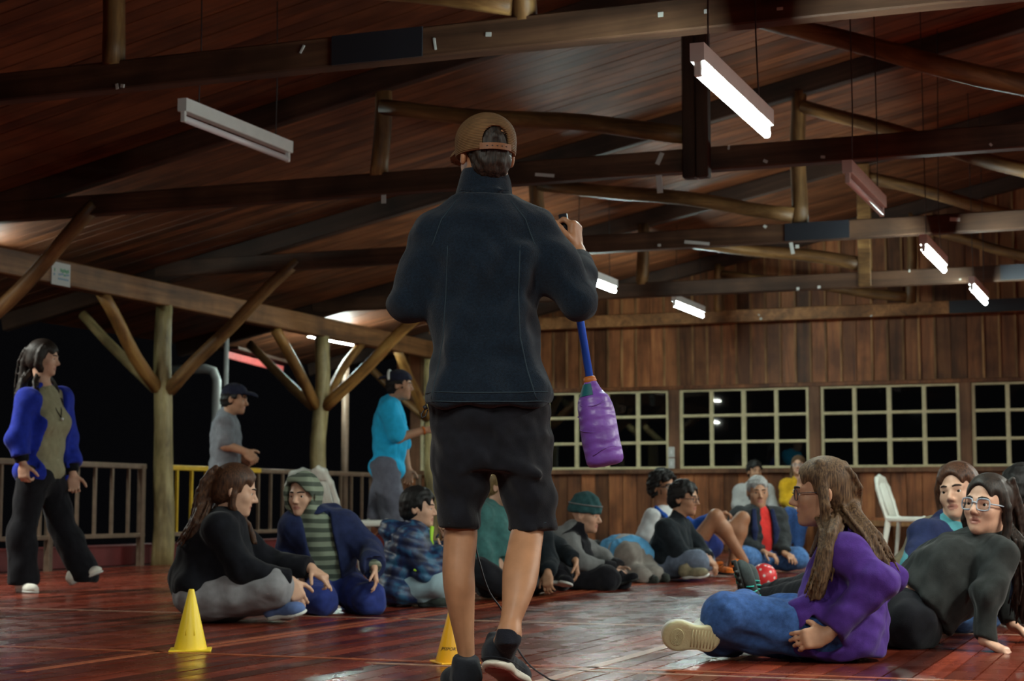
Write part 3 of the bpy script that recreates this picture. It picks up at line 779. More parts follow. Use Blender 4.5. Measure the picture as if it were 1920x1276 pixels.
def shoe(parent, name, heel, toe, up, s, mat, sole_mat, org, h=.007, high=0., ankle=None, W_=.046, label=None, lace=None):
    """heel, toe: bottom points of the sole; up: sole normal"""
    heel, toe = V3(heel), V3(toe); M = frame(toe-heel, up); L = np.linalg.norm(toe-heel)
    def P(x, y, z): return heel + M[0]*x*s + M[1]*y*L + M[2]*z*s
    f = Field()
    f.cap(P(0, .14, .045), P(0, .80, .030), .038*s, .034*s, .02*s, flat=(M[2], .9))
    f.ell(P(0, .72, .026), V3((W_*s, .27*L, .036*s)), M, .02*s)
    f.ell(P(0, .18, .045), V3((W_*.84*s, .18*L, .05*s)), M, .02*s)
    f.cap(P(0, .20, .05), P(0, .22, .085+high), .038*s, .04*s, .02*s)
    if ankle is not None: f.cap(P(0, .22, .07), V3(ankle), .038*s, .036*s, .02*s)
    f.cut(P(0, 0, .016), -M[2])
    if high == 0 and ankle is None: f.cut(P(0, .1, .098), M[2]*1. + M[1]*-.25)
    o = sdf_obj(name, f, mat, parent, h, org, label=label)
    g = Field()
    g.ell(P(0, .74, .010), V3((W_*1.06*s, .27*L, .016*s)), M, .02*s)
    g.ell(P(0, .20, .012), V3((W_*.88*s, .20*L, .018*s)), M, .02*s)
    g.box(P(0, .46, .010), V3((W_*.8*s, .3*L, .013*s)), M, .008*s, .02*s)
    g.cut(P(0, 0, .0), -M[2], .002)
    so = sdf_obj('sole', g, sole_mat, o, h, org)
    so.location = (0, 0, 0)
    if lace:
        for k in range(3):
            y = .42+.1*k; z = .082-.012*k
            mesh_obj('lace', tube_mesh('lace', [P(-.024, y, z-.008)-org, P(0, y, z+.006)-org, P(.024, y, z-.008)-org], .0035*s, lace, 6), o)
    return o, P, M, L

class Body:
    """joints in world space -> one continuous figure, with its clothes as children"""
    def __init__(self, name, label, J, look, s=1., head_s=None, b=1., skin='fair', shoulder_drop=.0, fwd=None, group=None, neck_back=.0, bend=0., nr=.05, lips=None, arm_b=1., leg_b=1.):
        self.J = {k: V3(v) for k, v in J.items()}; J = self.J
        self.s = s; self.b = b; self.hs = head_s or s; self.skin = skin; self.ab = arm_b; self.lb = leg_b; self.nr = nr
        self.sh = (J['sh0']+J['sh1'])/2; self.hip = (J['hip0']+J['hip1'])/2
        self.sp = unit(self.sh-self.hip); lat = J['sh1']-J['sh0']; lat = lat-(lat@self.sp)*self.sp; self.w = max(np.linalg.norm(lat)/2, .10*s)
        self.lat = unit(lat)
        fw = np.cross(self.sp, self.lat)
        yaw, pitch, roll = [math.radians(a) for a in look]
        # yaw 0 looks at the camera (-Y), positive turns to the photo's right (+X)
        hf = V3((math.sin(yaw)*math.cos(pitch), -math.cos(yaw)*math.cos(pitch), math.sin(pitch)))
        up = V3((0, 0, 1)); M = frame(hf, up)
        if roll: M = np.array([M[0]*math.cos(roll)+M[2]*math.sin(roll), M[1], M[2]*math.cos(roll)-M[0]*math.sin(roll)])
        self.HM = M; self.hf = M[1]
        ref = V3(fwd) if fwd is not None else hf
        if fw@ref < 0: fw = -fw
        self.fw = fw
        hl = J['hip1']-J['hip0']; hl = hl-(hl@self.sp)*self.sp; self.hlat = unit(hl); self.hfw = np.cross(self.sp, self.hlat)
        if self.hfw@fw < 0: self.hfw = -self.hfw
        self.neck = self.sh + self.sp*.045*s - self.fw*neck_back
        self.bend = bend
        self.mid = self.hip*.58+self.sh*.42 - self.fw*bend
        self.name, self.label = name, label
        self.lipmat = lips or (LIPS_B if skin == 'brown' else LIPS)
        self.org = V3((self.hip[0], self.hip[1], 0.))
        self.hands = {}
        self.group = group
    def torso(self, f, o=0., k=.06, belly=1., bust=0., low=0., hipw=1.):
        s, b = self.s, self.b; A = np.array([self.lat, self.fw, self.sp]); B = np.array([self.hlat, self.hfw, self.sp]); J = self.J
        mixl = unit(self.lat+self.hlat); Cm = np.array([mixl, unit(np.cross(self.sp, mixl))*1., self.sp])
        f.ell(self.sh-self.sp*.13*s+self.fw*.005, (self.w*.86+o, .108*b*s+o, .18*s+o*.5), A, k)
        f.cap(J['sh0']-self.sp*.01, J['sh1']-self.sp*.01, .056*s+o, .056*s+o, k)
        f.cap(self.sh+self.sp*.0, self.neck, .075*s+o*.6, .057*s+max(o, 0)*.7, k)
        f.ell(self.mid+self.fw*.01*belly, (.142*b*s+o, .108*b*belly*s+o, .17*s), Cm, k)
        f.ell(self.hip+self.sp*(.04-low)*s, (.165*b*hipw*s+o, .125*b*s+o, .13*s), B, k)
        if bust:
            for x in (-1, 1): f.ell(self.sh-self.sp*.17*s+self.lat*x*.075*s+self.fw*.075*b*s, V3((.065, .06, .065))*bust*s+o*.6, A, .05)
        return f
    def arms(self, f, o=0., k=.03, t=1., which=(0, 1), r=(.05, .043, .041, .029)):
        """t: how much of the forearm is covered, up to 1; below 0 counts up the upper arm"""
        s = self.s*self.ab; J = self.J
        for i in which:
            a, b, c = J['sh%d' % i], J['el%d' % i], J['wr%d' % i]
            if t > 0:
                f.cap(a, b, r[0]*s+o, r[1]*s+o, k)
                e = b+(c-b)*t
                f.cap(b, e, r[2]*s+o, (r[2]+(r[3]-r[2])*t)*s+o, k)
            else:
                e = a+(b-a)*(1+t); f.cap(a, e, r[0]*s+o, (r[0]+(r[1]-r[0])*(1+t))*s+o*1.5, k)
        return f
    def cuff_cut(self, f, t=1., which=(0, 1), slack=.0):
        J = self.J
        for i in which:
            b, c = J['el%d' % i], J['wr%d' % i]; d = unit(c-b)
            e = b+(c-b)*t + d*slack
            self._local_cut(f, e, d, .075*self.s)
        return f
    def _local_cut(self, f, p, n, r):
        """flat end: removes a short cylinder-like box beyond p"""
        n = unit(n); up = V3((0, 0, 1)) if abs(n[2]) < .9 else V3((1, 0, 0)); M = frame(n, up)
        f.box(p+n*r*.6, (r, r*.6, r), M, 0., .003, 's')
    def legs(self, f, o=0., k=.035, t=1., which=(0, 1), r=(.088, .056, .058, .036)):
        s = self.s*self.lb; J = self.J
        for i in which:
            a, b, c = J['hip%d' % i], J['kn%d' % i], J['an%d' % i]
            if t > 0:
                f.cap(a, b, r[0]*s+o, r[1]*s+o, k)
                m = b+(c-b)*.28
                if t >= 1:
                    f.cap(b, m, r[1]*s*.97+o, r[2]*s+o, k); f.cap(m, c, r[2]*s+o, r[3]*s+o, k)
                else:
                    e = b+(c-b)*t; f.cap(b, e, r[1]*s+o, r[1]*s+o, k)
            else:
                e = a+(b-a)*(1+t); f.cap(a, e, r[0]*s+o, (r[0]+(r[1]-r[0])*(1+t))*s+o*1.6, k)
        return f
    def build(self, h=.012, hf=.006, hands=None, ears=True, brow=1., browm=None, bare_arms=False, bare_legs=False, feet=False, gaze=0., face=True, thin=.82):
        s, J = self.s, self.J; f = Field()
        sv = self.b, self.s
        # under the clothes the figure is a little slimmer
        self.b *= .9; self.torso(f, -.006, .06); self.b = sv[0]
        self.arms(f, 0. if bare_arms else -.006, .03)
        self.legs(f, 0. if bare_legs else -.012, .04)
        P = head_prims(f, J['head'], self.HM, self.hs, self.neck, self.nr, ears=ears); self.P = P
        fine = [(J['head']-.13*self.hs, J['head']+.13*self.hs)] if face else []
        for i, hd in (hands or {}).items():
            w = J['wr%d' % i]
            hand_prims(f, w, hd['d'], hd['n'], hd.get('s', s), hd.get('side', 1), hd.get('curl', .5), hd.get('thumb', .6), hd.get('spread', .12), hd.get('curls'))
            c = w+unit(hd['d'])*.08*s; fine.append((c-.1*s, c+.1*s))
        for i in (0, 1):
            if 'toe%d' % i in J:
                a, t = J['an%d' % i], J['toe%d' % i]; f.chain([a, a+(t-a)*.55, t], [.034*s, .03*s, .02*s], .03)
        C, M, hs = J['head'], self.HM, self.hs
        def fm(c):
            q = c-C; x, y, z = (q@M[0])/hs, (q@M[1])/hs, (q@M[2])/hs
            return ((y > .070) & ((x/.0235)**2+((z+.0665)/.0135)**2 < 1)).astype(int)
        self.o = sdf_obj(self.name, f, [SKIN[self.skin], self.lipmat], None, h, self.org, fine, hf, fm, label=self.label, cat=None)
        self.o['category'] = 'person'
        if self.group: self.o['group'] = self.group
        if face: eyes(self.o, P, M, hs, brow, browm or HAIR['dark'], self.org, gaze)
        return self.o
    def add(self, name, field, mat, h=.010, **kw):
        return sdf_obj(name, field, mat, self.o, h, self.org, **kw)
    def tube(self, name, pts, r, mat, seg=8, **kw):
        return mesh_obj(name, tube_mesh(name, [V3(p)-self.org for p in pts], r, mat, seg), self.o, **kw)
    # ---------------- hair
    def scalp(self, f, thick=.012, front=.068, low=-.03, face_w=.070, k=.012, sides=True):
        """shell over the skull with the face left free"""
        P, M, s = self.P, self.HM, self.hs
        f.ell(P(0, -.014, .036), V3((.075+thick, .097+thick, .086+thick))*s, M, k*s)
        f.ell(P(0, -.05, -.02), V3((.062+thick*.7, .058+thick, .07))*s, M, .02*s)
        f.ell(P(0, .115, -.045+front*.0), V3((face_w, .085, front+.052))*s, M, .012*s, 's')
        for x in (-1, 1): f.ell(P(x*.092, .016, -.034), V3((.032, .034, .044))*s, M, .008*s, 's'); f.ell(P(x*.07, .062, .0), V3((.02, .030, .06))*s, M, .01*s, 's')
        f.cut(P(0, -.08, low-.04), -M[2]*1. + M[1]*.15, .01)
        return f
    def short_hair(self, mat, thick=.014, h=.006, front=.068, low=-.03, amp=.005, wl=.022, seed=1, **kw):
        f = Field(); self.scalp(f, thick, front, low, **kw); f.noise(folds(amp, wl, seed, self.HM[1], 1.))
        return self.add('hair', f, mat, h)
    def long_hair(self, mat, guides, n=10, r=(.0105, .005), jit=.02, h=.007, thick=.014, front=.072, seed=1, scalp=True, low=-.06, **kw):
        f = Field()
        if scalp: self.scalp(f, thick, front, low, **kw)
        rg = np.random.RandomState(seed)
        for g in guides:
            pts = [V3(p) for p in g['pts']]; m = len(pts); wdt = g.get('w', jit); nn = int(g.get('n', n)*2.4)
            for _ in range(nn):
                o0 = rg.normal(size=3)*wdt*.5; o1 = o0*1.1+rg.normal(size=3)*wdt*.45; e = rg.uniform(.80, 1.)
                tr = []
                for i, p in enumerate(pts):
                    t = i/(m-1); q = p+o0*(1-t)+o1*t*g.get('fan', 1.)
                    tr.append(q)
                tr[-1] = tr[-2]+(tr[-1]-tr[-2])*e
                # smooth the guide
                dense = []
                for i in range(m-1):
                    a, b_ = tr[max(i-1, 0)], tr[min(i+2, m-1)]
                    for u in (0, .5):
                        p0, p1, p2, p3 = a, tr[i], tr[i+1], b_
                        dense.append(.5*((2*p1)+(-p0+p2)*u+(2*p0-5*p1+4*p2-p3)*u*u+(-p0+3*p1-3*p2+p3)*u**3))
                dense.append(tr[-1])
                rr = [g.get('r', r)[0]+(g.get('r', r)[1]-g.get('r', r)[0])*(i/(len(dense)-1)) for i in range(len(dense))]
                f.chain(dense, rr, .008)
        return self.add('hair', f, mat, h)
    def glasses(self, mat, rr=.023, tr=.0028, square=True):
        P, s = self.P, self.hs; pts_all = []
        for x in (-1, 1):
            pts = []
            for k in range(17):
                a = 2*math.pi*k/16; cx, cz = math.cos(a), math.sin(a)
                if square: q = (abs(cx)**4+abs(cz)**4)**-.25; cx, cz = cx*q*.98, cz*q*.88
                xx = x*.034+rr*cx
                pts.append(P(xx, .101-abs(xx)*.22, -.003+rr*cz))
            pts_all.append(pts)
        fr = None
        bm = bmesh.new(); o = self.org
        for p in pts_all: bm_tube(bm, [q-o for q in p], tr*s, 6, False)
        bm_tube(bm, [P(-.012, .1, .002)-o, P(0, .104, .005)-o, P(.012, .1, .002)-o], tr*s, 6)
        for x in (-1, 1): bm_tube(bm, [P(x*.057, .088, .002)-o, P(x*.076, .05, .002)-o, P(x*.082, -.01, .0)-o], tr*s, 6)
        bmesh.ops.recalc_face_normals(bm, faces=bm.faces)
        return mesh_obj('glasses', from_bm('glasses', bm, mat, True), self.o)
def joints(d, **kw):
    """name=(px, py, depth offset) measured on the photograph; world points come out at true distances"""
    return {k: at(v[0], v[1], d+(v[2] if len(v) > 2 else 0)) for k, v in kw.items()}
def check_limbs(b):
    J = b.J; L = lambda a, c: round(float(np.linalg.norm(J[a]-J[c])), 2)
    print('LIMB', b.label[:28], 'sh', L('sh0', 'sh1'), 'spine', round(float(np.linalg.norm(b.sh-b.hip)), 2), 'ua', L('sh0', 'el0'), L('sh1', 'el1'), 'fa', L('el0', 'wr0'), L('el1', 'wr1'),
          'th', L('hip0', 'kn0'), L('hip1', 'kn1'), 'sk', L('kn0', 'an0'), L('kn1', 'an1'), 'minz', round(min(float(J[k][2]) for k in J), 2), 'head-sh', round(float(np.linalg.norm(J['head']-b.sh)), 2))

# ================================================================== the man in the middle, seen from behind
def sections(f, rows, k=.02, axis=None, tilt=None):
    """horizontal elliptical sections: rows of (z, cx, cy, rx, ry), bottom to top"""
    r = np.array(sorted(rows)); z, cx, cy, rx, ry = r.T
    lo = V3(((cx-rx).min(), (cy-ry).min(), z[0])); hi = V3(((cx+rx).max(), (cy+ry).max(), z[-1]))
    # smooth dense interpolation
    def it(Z, a):
        zz = np.linspace(z[0], z[-1], 200); aa = np.interp(zz, z, a)
        ker = np.hanning(15); ker /= ker.sum(); ap = np.convolve(np.pad(aa, 7, mode='edge'), ker, 'valid')
        return np.interp(Z, zz, ap)
    def fn(X, Y, Z):
        A, B, C, D = it(Z, cx), it(Z, cy), it(Z, rx), it(Z, ry)
        q = np.sqrt(((X-A)/C)**2+((Y-B)/D)**2); d = (q-1)*np.minimum(C, D)
        e = np.maximum(Z-z[-1], z[0]-Z)
        return np.where(e > 0, np.sqrt(np.maximum(d, 0)**2+e*e), np.maximum(d, e))
    f._add(fn, lo, hi, k, 'u')
    return lambda x, zz: float(it(zz, cy) - it(zz, ry)*math.sqrt(max(0., 1-((x-it(zz, cx))/it(zz, rx))**2)))
D0 = 5.27
def secpx(rows, d=D0):
    """rows (py, px left, px right, depth offset of the axis, half depth)"""
    out = []
    for py, a, b, dd, ry in rows:
        p, q = at(a, py, d+dd), at(b, py, d+dd)
        out.append((p.z, (p.x+q.x)/2, d+dd, (q.x-p.x)/2, ry))
    return out

M_FLEECE = cloth('navy_fleece', (.0050, .0112, .0205), .35, 1., .8, 420, sheen=.12, mscale=160, wrinkle=.03)
M_SEAM = plain('fleece_seam', (.014, .028, .040), .9)
M_SHORT = cloth('black_shorts', (.007, .0075, .011), .25, .95, .3, 300, sheen=.1)
M_SOCK = cloth('black_sock', (.011, .012, .018), .2, 1., .6, 300)
M_VAN = cloth('black_canvas', (.012, .014, .019), .2, .9, .4, 300)
M_FOX = plain('white_rubber', (.58, .55, .46), .5, mottle=.1)
M_SOLE = plain('red_brown_sole', (.16, .03, .02), .6, mottle=.2, bump=.4, bscale=200)
m = plain('cap_mesh', (.20, .105, .04), .8, mottle=.25, mscale=20); M_CAP = m
_nt = m.node_tree; _tc = N(_nt, 'ShaderNodeTexCoord'); _w = N(_nt, 'ShaderNodeTexWave', wave_type='BANDS', bands_direction='Z'); _w.inputs['Scale'].default_value = 62
_w.inputs['Distortion'].default_value = .3
_nt.links.new(_tc.outputs['Object'], _w.inputs['Vector']); _b = N(_nt, 'ShaderNodeBump'); _b.inputs['Strength'].default_value = .9; _b.inputs['Distance'].default_value = .002
_nt.links.new(_w.outputs[0], _b.inputs['Height']); _nt.links.new(_b.outputs[0], _nt.nodes['Principled BSDF'].inputs['Normal'])
_mx = N(_nt, 'ShaderNodeMixRGB', blend_type='MULTIPLY'); _mx.inputs[0].default_value = .55
_src = _nt.nodes['Principled BSDF'].inputs['Base Color'].links[0].from_socket
_nt.links.new(_src, _mx.inputs[1]); _nt.links.new(_w.outputs[0], _mx.inputs[2]); _nt.links.new(_mx.outputs[0], _nt.nodes['Principled BSDF'].inputs['Base Color'])
M_CAPS = plain('cap_strap', (.17, .065, .022), .6, mottle=.2)
M_CAPB = cloth('cap_brim', (.15, .085, .04), .2)

def P_(x, y, dd=0.): return V3(at(x, y, D0+dd))
mf = Field()
SKIN['leg'] = skin_mat('skin_calf', (.36, .175, .09))
leg_l = secpx([(1285, 862, 898, .0, .036), (1250, 860, 892, .0, .037), (1227, 859, 890, 0, .038), (1183, 849, 889, -.01, .045), (1133, 837, 890, -.02, .056), (1099, 831, 891, -.025, .062), (1066, 829, 889, -.02, .06),
               (1030, 831, 893, -.01, .056), (1000, 832, 896, 0, .056), (975, 836, 893, 0, .052), (940, 832, 898, .0, .06), (880, 826, 902, .0, .07), (820, 824, 906, 0, .075)])
sections(mf, leg_l, .03)
R_D = -.1
leg_r = secpx([(1200, 940, 968, -.25, .036), (1170, 937, 976, -.22, .038), (1133, 941, 992, -.19, .05), (1099, 941, 1006, -.155, .058), (1066, 942, 1012, -.12, .06), (1034, 949, 1015, -.08, .056), (1000, 956, 1020, -.03, .056),
               (975, 964, 1018, -.01, .055), (940, 955, 1020, .0, .06), (880, 945, 1020, .0, .07), (820, 940, 1020, .0, .075)])
sections(mf, leg_r, .03)
mf.ell(P_(920, 790), (.165, .11, .13), None, .05)
sections(mf, secpx([(770, 815, 1020, 0, .10), (600, 815, 1002, 0, .10), (430, 805, 1005, 0, .10), (400, 830, 985, 0, .08), (365, 868, 948, 0, .055), (330, 872, 946, .01, .055)]), .05)
JM = dict(sh0=P_(821, 440), sh1=P_(996, 437), el0=P_(762, 572, .0), el1=P_(1086, 566, -.03), wr0=P_(835, 520, .27), wr1=P_(1082, 474, .20))
for i in (0, 1):
    mf.cap(JM['sh%d' % i], JM['el%d' % i], .045, .036, .03); mf.cap(JM['el%d' % i], JM['wr%d' % i], .036, .03, .03)
HC = P_(911, 290, .0)
yaw, pit = math.radians(198), math.radians(-2)
HMm = frame((math.sin(yaw)*math.cos(pit), -math.cos(yaw)*math.cos(pit), math.sin(pit)), (0, 0, 1))
HS = 1.02
Pm = head_prims(mf, HC, HMm, HS, P_(910, 372, .0), .056)
up_d = unit(V3((-.10, .12, 1.)))
hn = unit(V3((-.93, .36, .05)))
hand_prims(mf, JM['wr1'], up_d, hn, 1.0, 1, 1.1, .9, .06)
hand_prims(mf, JM['wr0'], unit(V3((.3, .6, .5))), unit(V3((.9, -.2, .3))), 1., -1, 1.1, .9, .05)
# right foot inside its shoe, left foot
RT, RHL = V3(floor_at(978, 1290)), V3(at(921, 1249, 5.03))
LT, LHL = V3((P_(862, 1290)[0]-.03, 5.44, .012)), V3((P_(882, 1290)[0], 5.19, .012))
mf.chain([P_(955, 1190, -.24), RHL*.8+RT*.2+V3((0, 0, .05)), RT*.9+RHL*.1+V3((0, 0, .03))], [.034, .034, .022], .03)
mf.chain([P_(876, 1275), LT*.9+LHL*.1+V3((0, 0, .03))], [.034, .022], .03)
ORGM = V3((P_(920, 1200)[0], D0, 0))
fine = [(HC-.14, HC+.15), (JM['wr1']-V3((.08, .08, .02)), JM['wr1']+V3((.08, .1, .16)))]
man = sdf_obj('person', mf, [SKIN['leg']], None, .009, ORGM, fine, .0045, label='standing man seen from behind in brown mesh cap, navy fleece and black shorts', sm=2)
man['category'] = 'person'
def madd(name, f, mat, h=.007, **kw): return sdf_obj(name, f, mat, man, h, ORGM, **kw)
def mtube(name, pts, r, mat, seg=6, parent=None, **kw): return mesh_obj(name, tube_mesh(name, [V3(p)-ORGM for p in pts], r, mat, seg), parent or man, **kw)

# fleece jacket
jf = Field()
trow = secpx([(757, 798, 1037, 0, .150), (742, 797, 1037, 0, .152), (715, 803, 1030, 0, .147), (680, 806, 1022, 0, .140), (640, 804, 1014, 0, .133), (600, 800, 1013, 0, .130), (560, 796, 1015, 0, .128),
              (500, 792, 1018, 0, .128), (450, 792, 1018, 0, .125), (415, 802, 1010, 0, .115), (392, 828, 985, 0, .098), (372, 852, 962, 0, .085)])
ysurf = sections(jf, trow, .03)
for i, (a, b_, c) in enumerate((('sh0', 'el0', 'wr0'), ('sh1', 'el1', 'wr1'))):
    jf.chain([P_(880 if i == 0 else 934, 392), JM[a], JM[a]*.5+JM[b_]*.5, JM[b_]], [.058, .070, .072, .062], .04)
    e = JM[b_]*.10+JM[c]*.90
    jf.chain([JM[b_], JM[b_]*.55+JM[c]*.45, e], [.061, .058, .044], .02)
# sleeve creases
def crease(p, q, r=.012, k=.02, mode='s'): jf.cap(p, q, r, r*.6, k, mode)
crease(P_(1058, 548, -.125), P_(1074, 505, -.105), .010, .03); crease(P_(786, 590, -.075), P_(795, 500, -.11), .012, .03)
crease(P_(797, 450, -.115), P_(799, 560, -.115), .010, .03); crease(P_(1016, 430, -.115), P_(1013, 540, -.115), .010, .03)
for (a, b_, rr) in (((850, 640), (905, 500), .03), ((960, 640), (985, 470), .026), ((835, 740), (862, 640), .028), ((1000, 742), (975, 650), .028), ((915, 735), (905, 650), .03)):
    jf.cap(P_(a[0], a[1], -.106), P_(b_[0], b_[1], -.10), rr, rr*.7, .05)
jf.noise(folds(.0075, .24, 5, (.2, 0, 1), 1.6)); jf.noise(folds(.0030, .09, 6, (.3, 0, 1), 1.4))
BM = Body.__new__(Body)
Body._local_cut(BM, jf, JM['el1']*.12+JM['wr1']*.88, JM['wr1']-JM['el1'], .07); Body._local_cut(BM, jf, JM['el0']*.12+JM['wr0']*.88, JM['wr0']-JM['el0'], .07)
jacket = madd('fleece_jacket', jf, M_FLEECE, .0065, sm=2)
# stand-up collar, slightly flared and open at the throat
cf = Field()
sections(cf, secpx([(382, 848, 966, .0, .092), (365, 856, 960, .0, .082), (345, 861, 957, .0, .080), (330, 864, 954, .002, .080), (318, 868, 950, .004, .079)]), .01)
cf.cap(P_(864, 356, -.078), P_(956, 356, -.078), .006, .006, .012)
cf.ell(P_(912, 312, .02), (.060, .066, .035), None, .012, 's')
cf.noise(folds(.003, .09, 8, (1, 0, 0), 1.5))
col = madd('collar', cf, M_FLEECE, .006, sm=2)
# seams: raglan lines, princess lines and hem
from mathutils.bvhtree import BVHTree
_jm = jacket.data; _bvh = BVHTree.FromPolygons([tuple(V3(v.co)+ORGM) for v in _jm.vertices], [tuple(p.vertices) for p in _jm.polygons])
def ybody(x, z):
    h = _bvh.ray_cast(Vector((x, 4.2, z)), Vector((0, 1, 0)))
    return h[0].y if h[0] is not None else ysurf(x, z)
def seam(pts, off=-.0006, r=.0019):
    pp = []
    for (x, y) in pts:
        q = P_(x, y); pp.append(V3((q[0], 0, q[2])))
    den = []
    for i in range(len(pp)-1):
        for u in range(6): den.append(pp[i]+(pp[i+1]-pp[i])*u/6)
    den.append(pp[-1])
    for i, q in enumerate(den): den[i] = V3((q[0], ybody(q[0], q[2])+off, q[2]))
    mtube('seam', den, r, M_SEAM, 5, jacket)
seam([(842, 470), (838, 560), (833, 640), (822, 700), (812, 752)]); seam([(975, 470), (972, 560), (975, 640), (988, 700), (1004, 752)])
seam([(856, 384), (830, 420), (812, 470)]); seam([(958, 384), (985, 420), (1003, 470)])
seam([(800, 739), (860, 741), (917, 742), (980, 741), (1034, 739)]); seam([(806, 756), (860, 758), (917, 758), (980, 758), (1030, 756)])
# drawcord and toggle at the hem
mtube('drawcord', [P_(800, 752, -.03), P_(797, 766, -.05), P_(790, 776, -.055), P_(791, 783, -.055), P_(798, 780, -.05), P_(802, 768, -.05)], .0022, M_BLACK)
mtube('toggle', [P_(801, 762, -.055), P_(794, 765, -.055)], .007, M_BLACK, 8)

# shorts
sf = Field()
sections(sf, secpx([(880, 812, 1036, 0, .115), (830, 808, 1034, 0, .128), (780, 806, 1031, 0, .13), (745, 806, 1030, 0, .125)]), .03)
sections(sf, secpx([(990, 822, 900, -.0, .082), (985, 821, 900, -.0, .083), (930, 816, 912, 0, .092), (880, 811, 921, 0, .10), (820, 810, 919, 0, .105)]), .02)
sections(sf, secpx([(994, 955, 1046, -.01, .086), (988, 954, 1047, -.01, .087), (930, 940, 1042, 0, .095), (880, 928, 1037, 0, .10), (820, 925, 1032, 0, .105)]), .02)
sf.cap(P_(924, 965, -.1), P_(924, 905, -.1), .02, .006, .02, 's'); sf.cap(P_(924, 960, .0), P_(924, 900, .0), .02, .008, .02, 's')
sf.cap(P_(921, 770, -.13), P_(922, 870, -.125), .006, .008, .02, 's')
sf.cap(P_(870, 880, -.105), P_(905, 860, -.11), .008, .008, .02); sf.cap(P_(960, 870, -.11), P_(1010, 890, -.10), .008, .008, .02)
sf.noise(folds(.0045, .13, 15, (.25, 0, 1), 1.8)); sf.noise(folds(.002, .06, 17, (.6, 0, .6), 1.5))
shorts = madd('shorts', sf, M_SHORT, .0075, sm=2)
for (rows) in ([(824, 979), (860, 982), (897, 981)], [(957, 984), (1000, 987), (1043, 972)]):
    pts = [P_(x, y, -.086 + .05*abs(i-1)) for i, (x, y) in enumerate(rows)]
    mtube('hem_stitch', [pts[0], (pts[0]+pts[1])/2+V3((0, -.016, 0)), pts[1], (pts[1]+pts[2])/2+V3((0, -.016, 0)), pts[2]], .0012, M_SEAM, 5, shorts)

# socks and shoes
kf = Field(); sections(kf, secpx([(1205, 938, 970, -.252, .041), (1180, 935, 971, -.232, .041)]), .01); kf.cap(P_(954, 1195, -.245), RHL*.72+RT*.28+V3((0, 0, .05)), .036, .040, .02)
madd('sock', kf, M_SOCK, .005)
kf = Field(); sections(kf, secpx([(1290, 858, 899, .005, .044), (1250, 858, 893, .0, .042)]), .01)
madd('sock', kf, M_SOCK, .005)
for nm, hl, tp, upv in (('right', RHL, RT, None), ('left', LHL, LT, (0, 0, 1))):
    upv = upv if upv is not None else np.cross(unit(np.cross(unit(tp-hl), (0, 0, 1))), unit(tp-hl))
    o, Ps, Ms, Ls = shoe(man, 'shoe', hl, tp, upv, 1.06, M_VAN, M_FOX, ORGM, .006, W_=.047)
    so = [c for c in o.children if c.name.startswith('sole')][0]
    g = Field(); g.ell(Ps(0, .74, .0), V3((.047, .26*Ls, .004)), Ms, .01); g.ell(Ps(0, .2, .0), V3((.038, .19*Ls, .004)), Ms, .01); g.box(Ps(0, .46, 0), V3((.034, .28*Ls, .003)), Ms, .002, .01)
    bt = sdf_obj('outsole', g, M_SOLE, o, .004, ORGM, label='red brown outsole'); bt.location = (0, 0, 0)
    for zz in (.026,):
        pts = [Ps(x, y, zz) for x, y in ((-.051, .5), (-.046, .25), (-.034, .05), (0, -.025), (.034, .05), (.046, .25), (.051, .5))]
        mesh_obj('foxing_stripe', tube_mesh('foxing_stripe', [V3(q)-ORGM for q in pts], .0018, M_VAN, 5), o)
    for yy in ():
        pts = [Ps(.047*math.sin(a)*.9, yy+.0-.10*math.cos(a)*.4, .06+.03*math.cos(a)) for a in np.linspace(-1.2, 1.2, 7)]
        mesh_obj('stitching', tube_mesh('stitching', [V3(q)-ORGM for q in pts], .001, M_FOX, 5), o)

# hair and cap
hf_ = Field()
hf_.ell(Pm(0, -.012, .03), V3((.079, .100, .082))*HS, HMm, .01); hf_.ell(Pm(0, -.055, -.03), V3((.062, .054, .062))*HS, HMm, .02)
hf_.ell(Pm(0, .12, -.03), V3((.07, .10, .11))*HS, HMm, .01, 's')
for x in (-1, 1): hf_.ell(Pm(x*.092, .012, -.035), V3((.028, .04, .05))*HS, HMm, .01, 's')
hf_.noise(folds(.0022, .016, 3, (0, 0, 1), 1.))
madd('hair', hf_, HAIR['dark'], .0045)
kf = Field(); CC = P_(910, 288, .0)
def Pc(x, y, z): return CC + HMm[0]*x + HMm[1]*y + HMm[2]*z
kf.ell(Pc(0, -.004, -.002), (.0925, .119, .124), HMm, .01)
kf.ell(Pc(0, -.004, .05), (.088, .112, .068), HMm, .03)
kf.cut(Pc(0, 0, -.012), -HMm[2], .004)
kf.ell(Pc(0, 0, -.02), (.084, .102, .04), HMm, .005, 's')
# arch over the strap
kf.cap(Pc(0, -.09, .022), Pc(0, -.20, .018), .041, .041, .004, 's'); kf.box(Pc(0, -.14, .008), (.041, .06, .018), HMm, 0., .004, 's')
for a in (0, 60, 120):
    a = math.radians(a+30); dv = (math.sin(a), math.cos(a))
    kf.chain([Pc(dv[0]*.0925*math.sin(t)*1.0, dv[1]*.119*math.sin(t)-.004, .124*math.cos(t)-.004) for t in np.linspace(-1.45, 1.45, 15)], [.0028]*15, .004)
cap = madd('cap', kf, M_CAP, .0045, sm=1)
mesh_obj('button', lathe_mesh('button', [(0, .006), (.007, .004), (.009, 0), (0, -.003)], M_CAPB, 12), cap, tuple(Pc(0, -.004, .123)-ORGM))
pts = [Pc(.0925*math.sin(a)*1.0, -.004-.121*math.cos(a), -.004) for a in np.linspace(-.58, .58, 13)]
bm = bmesh.new(); rgs = []
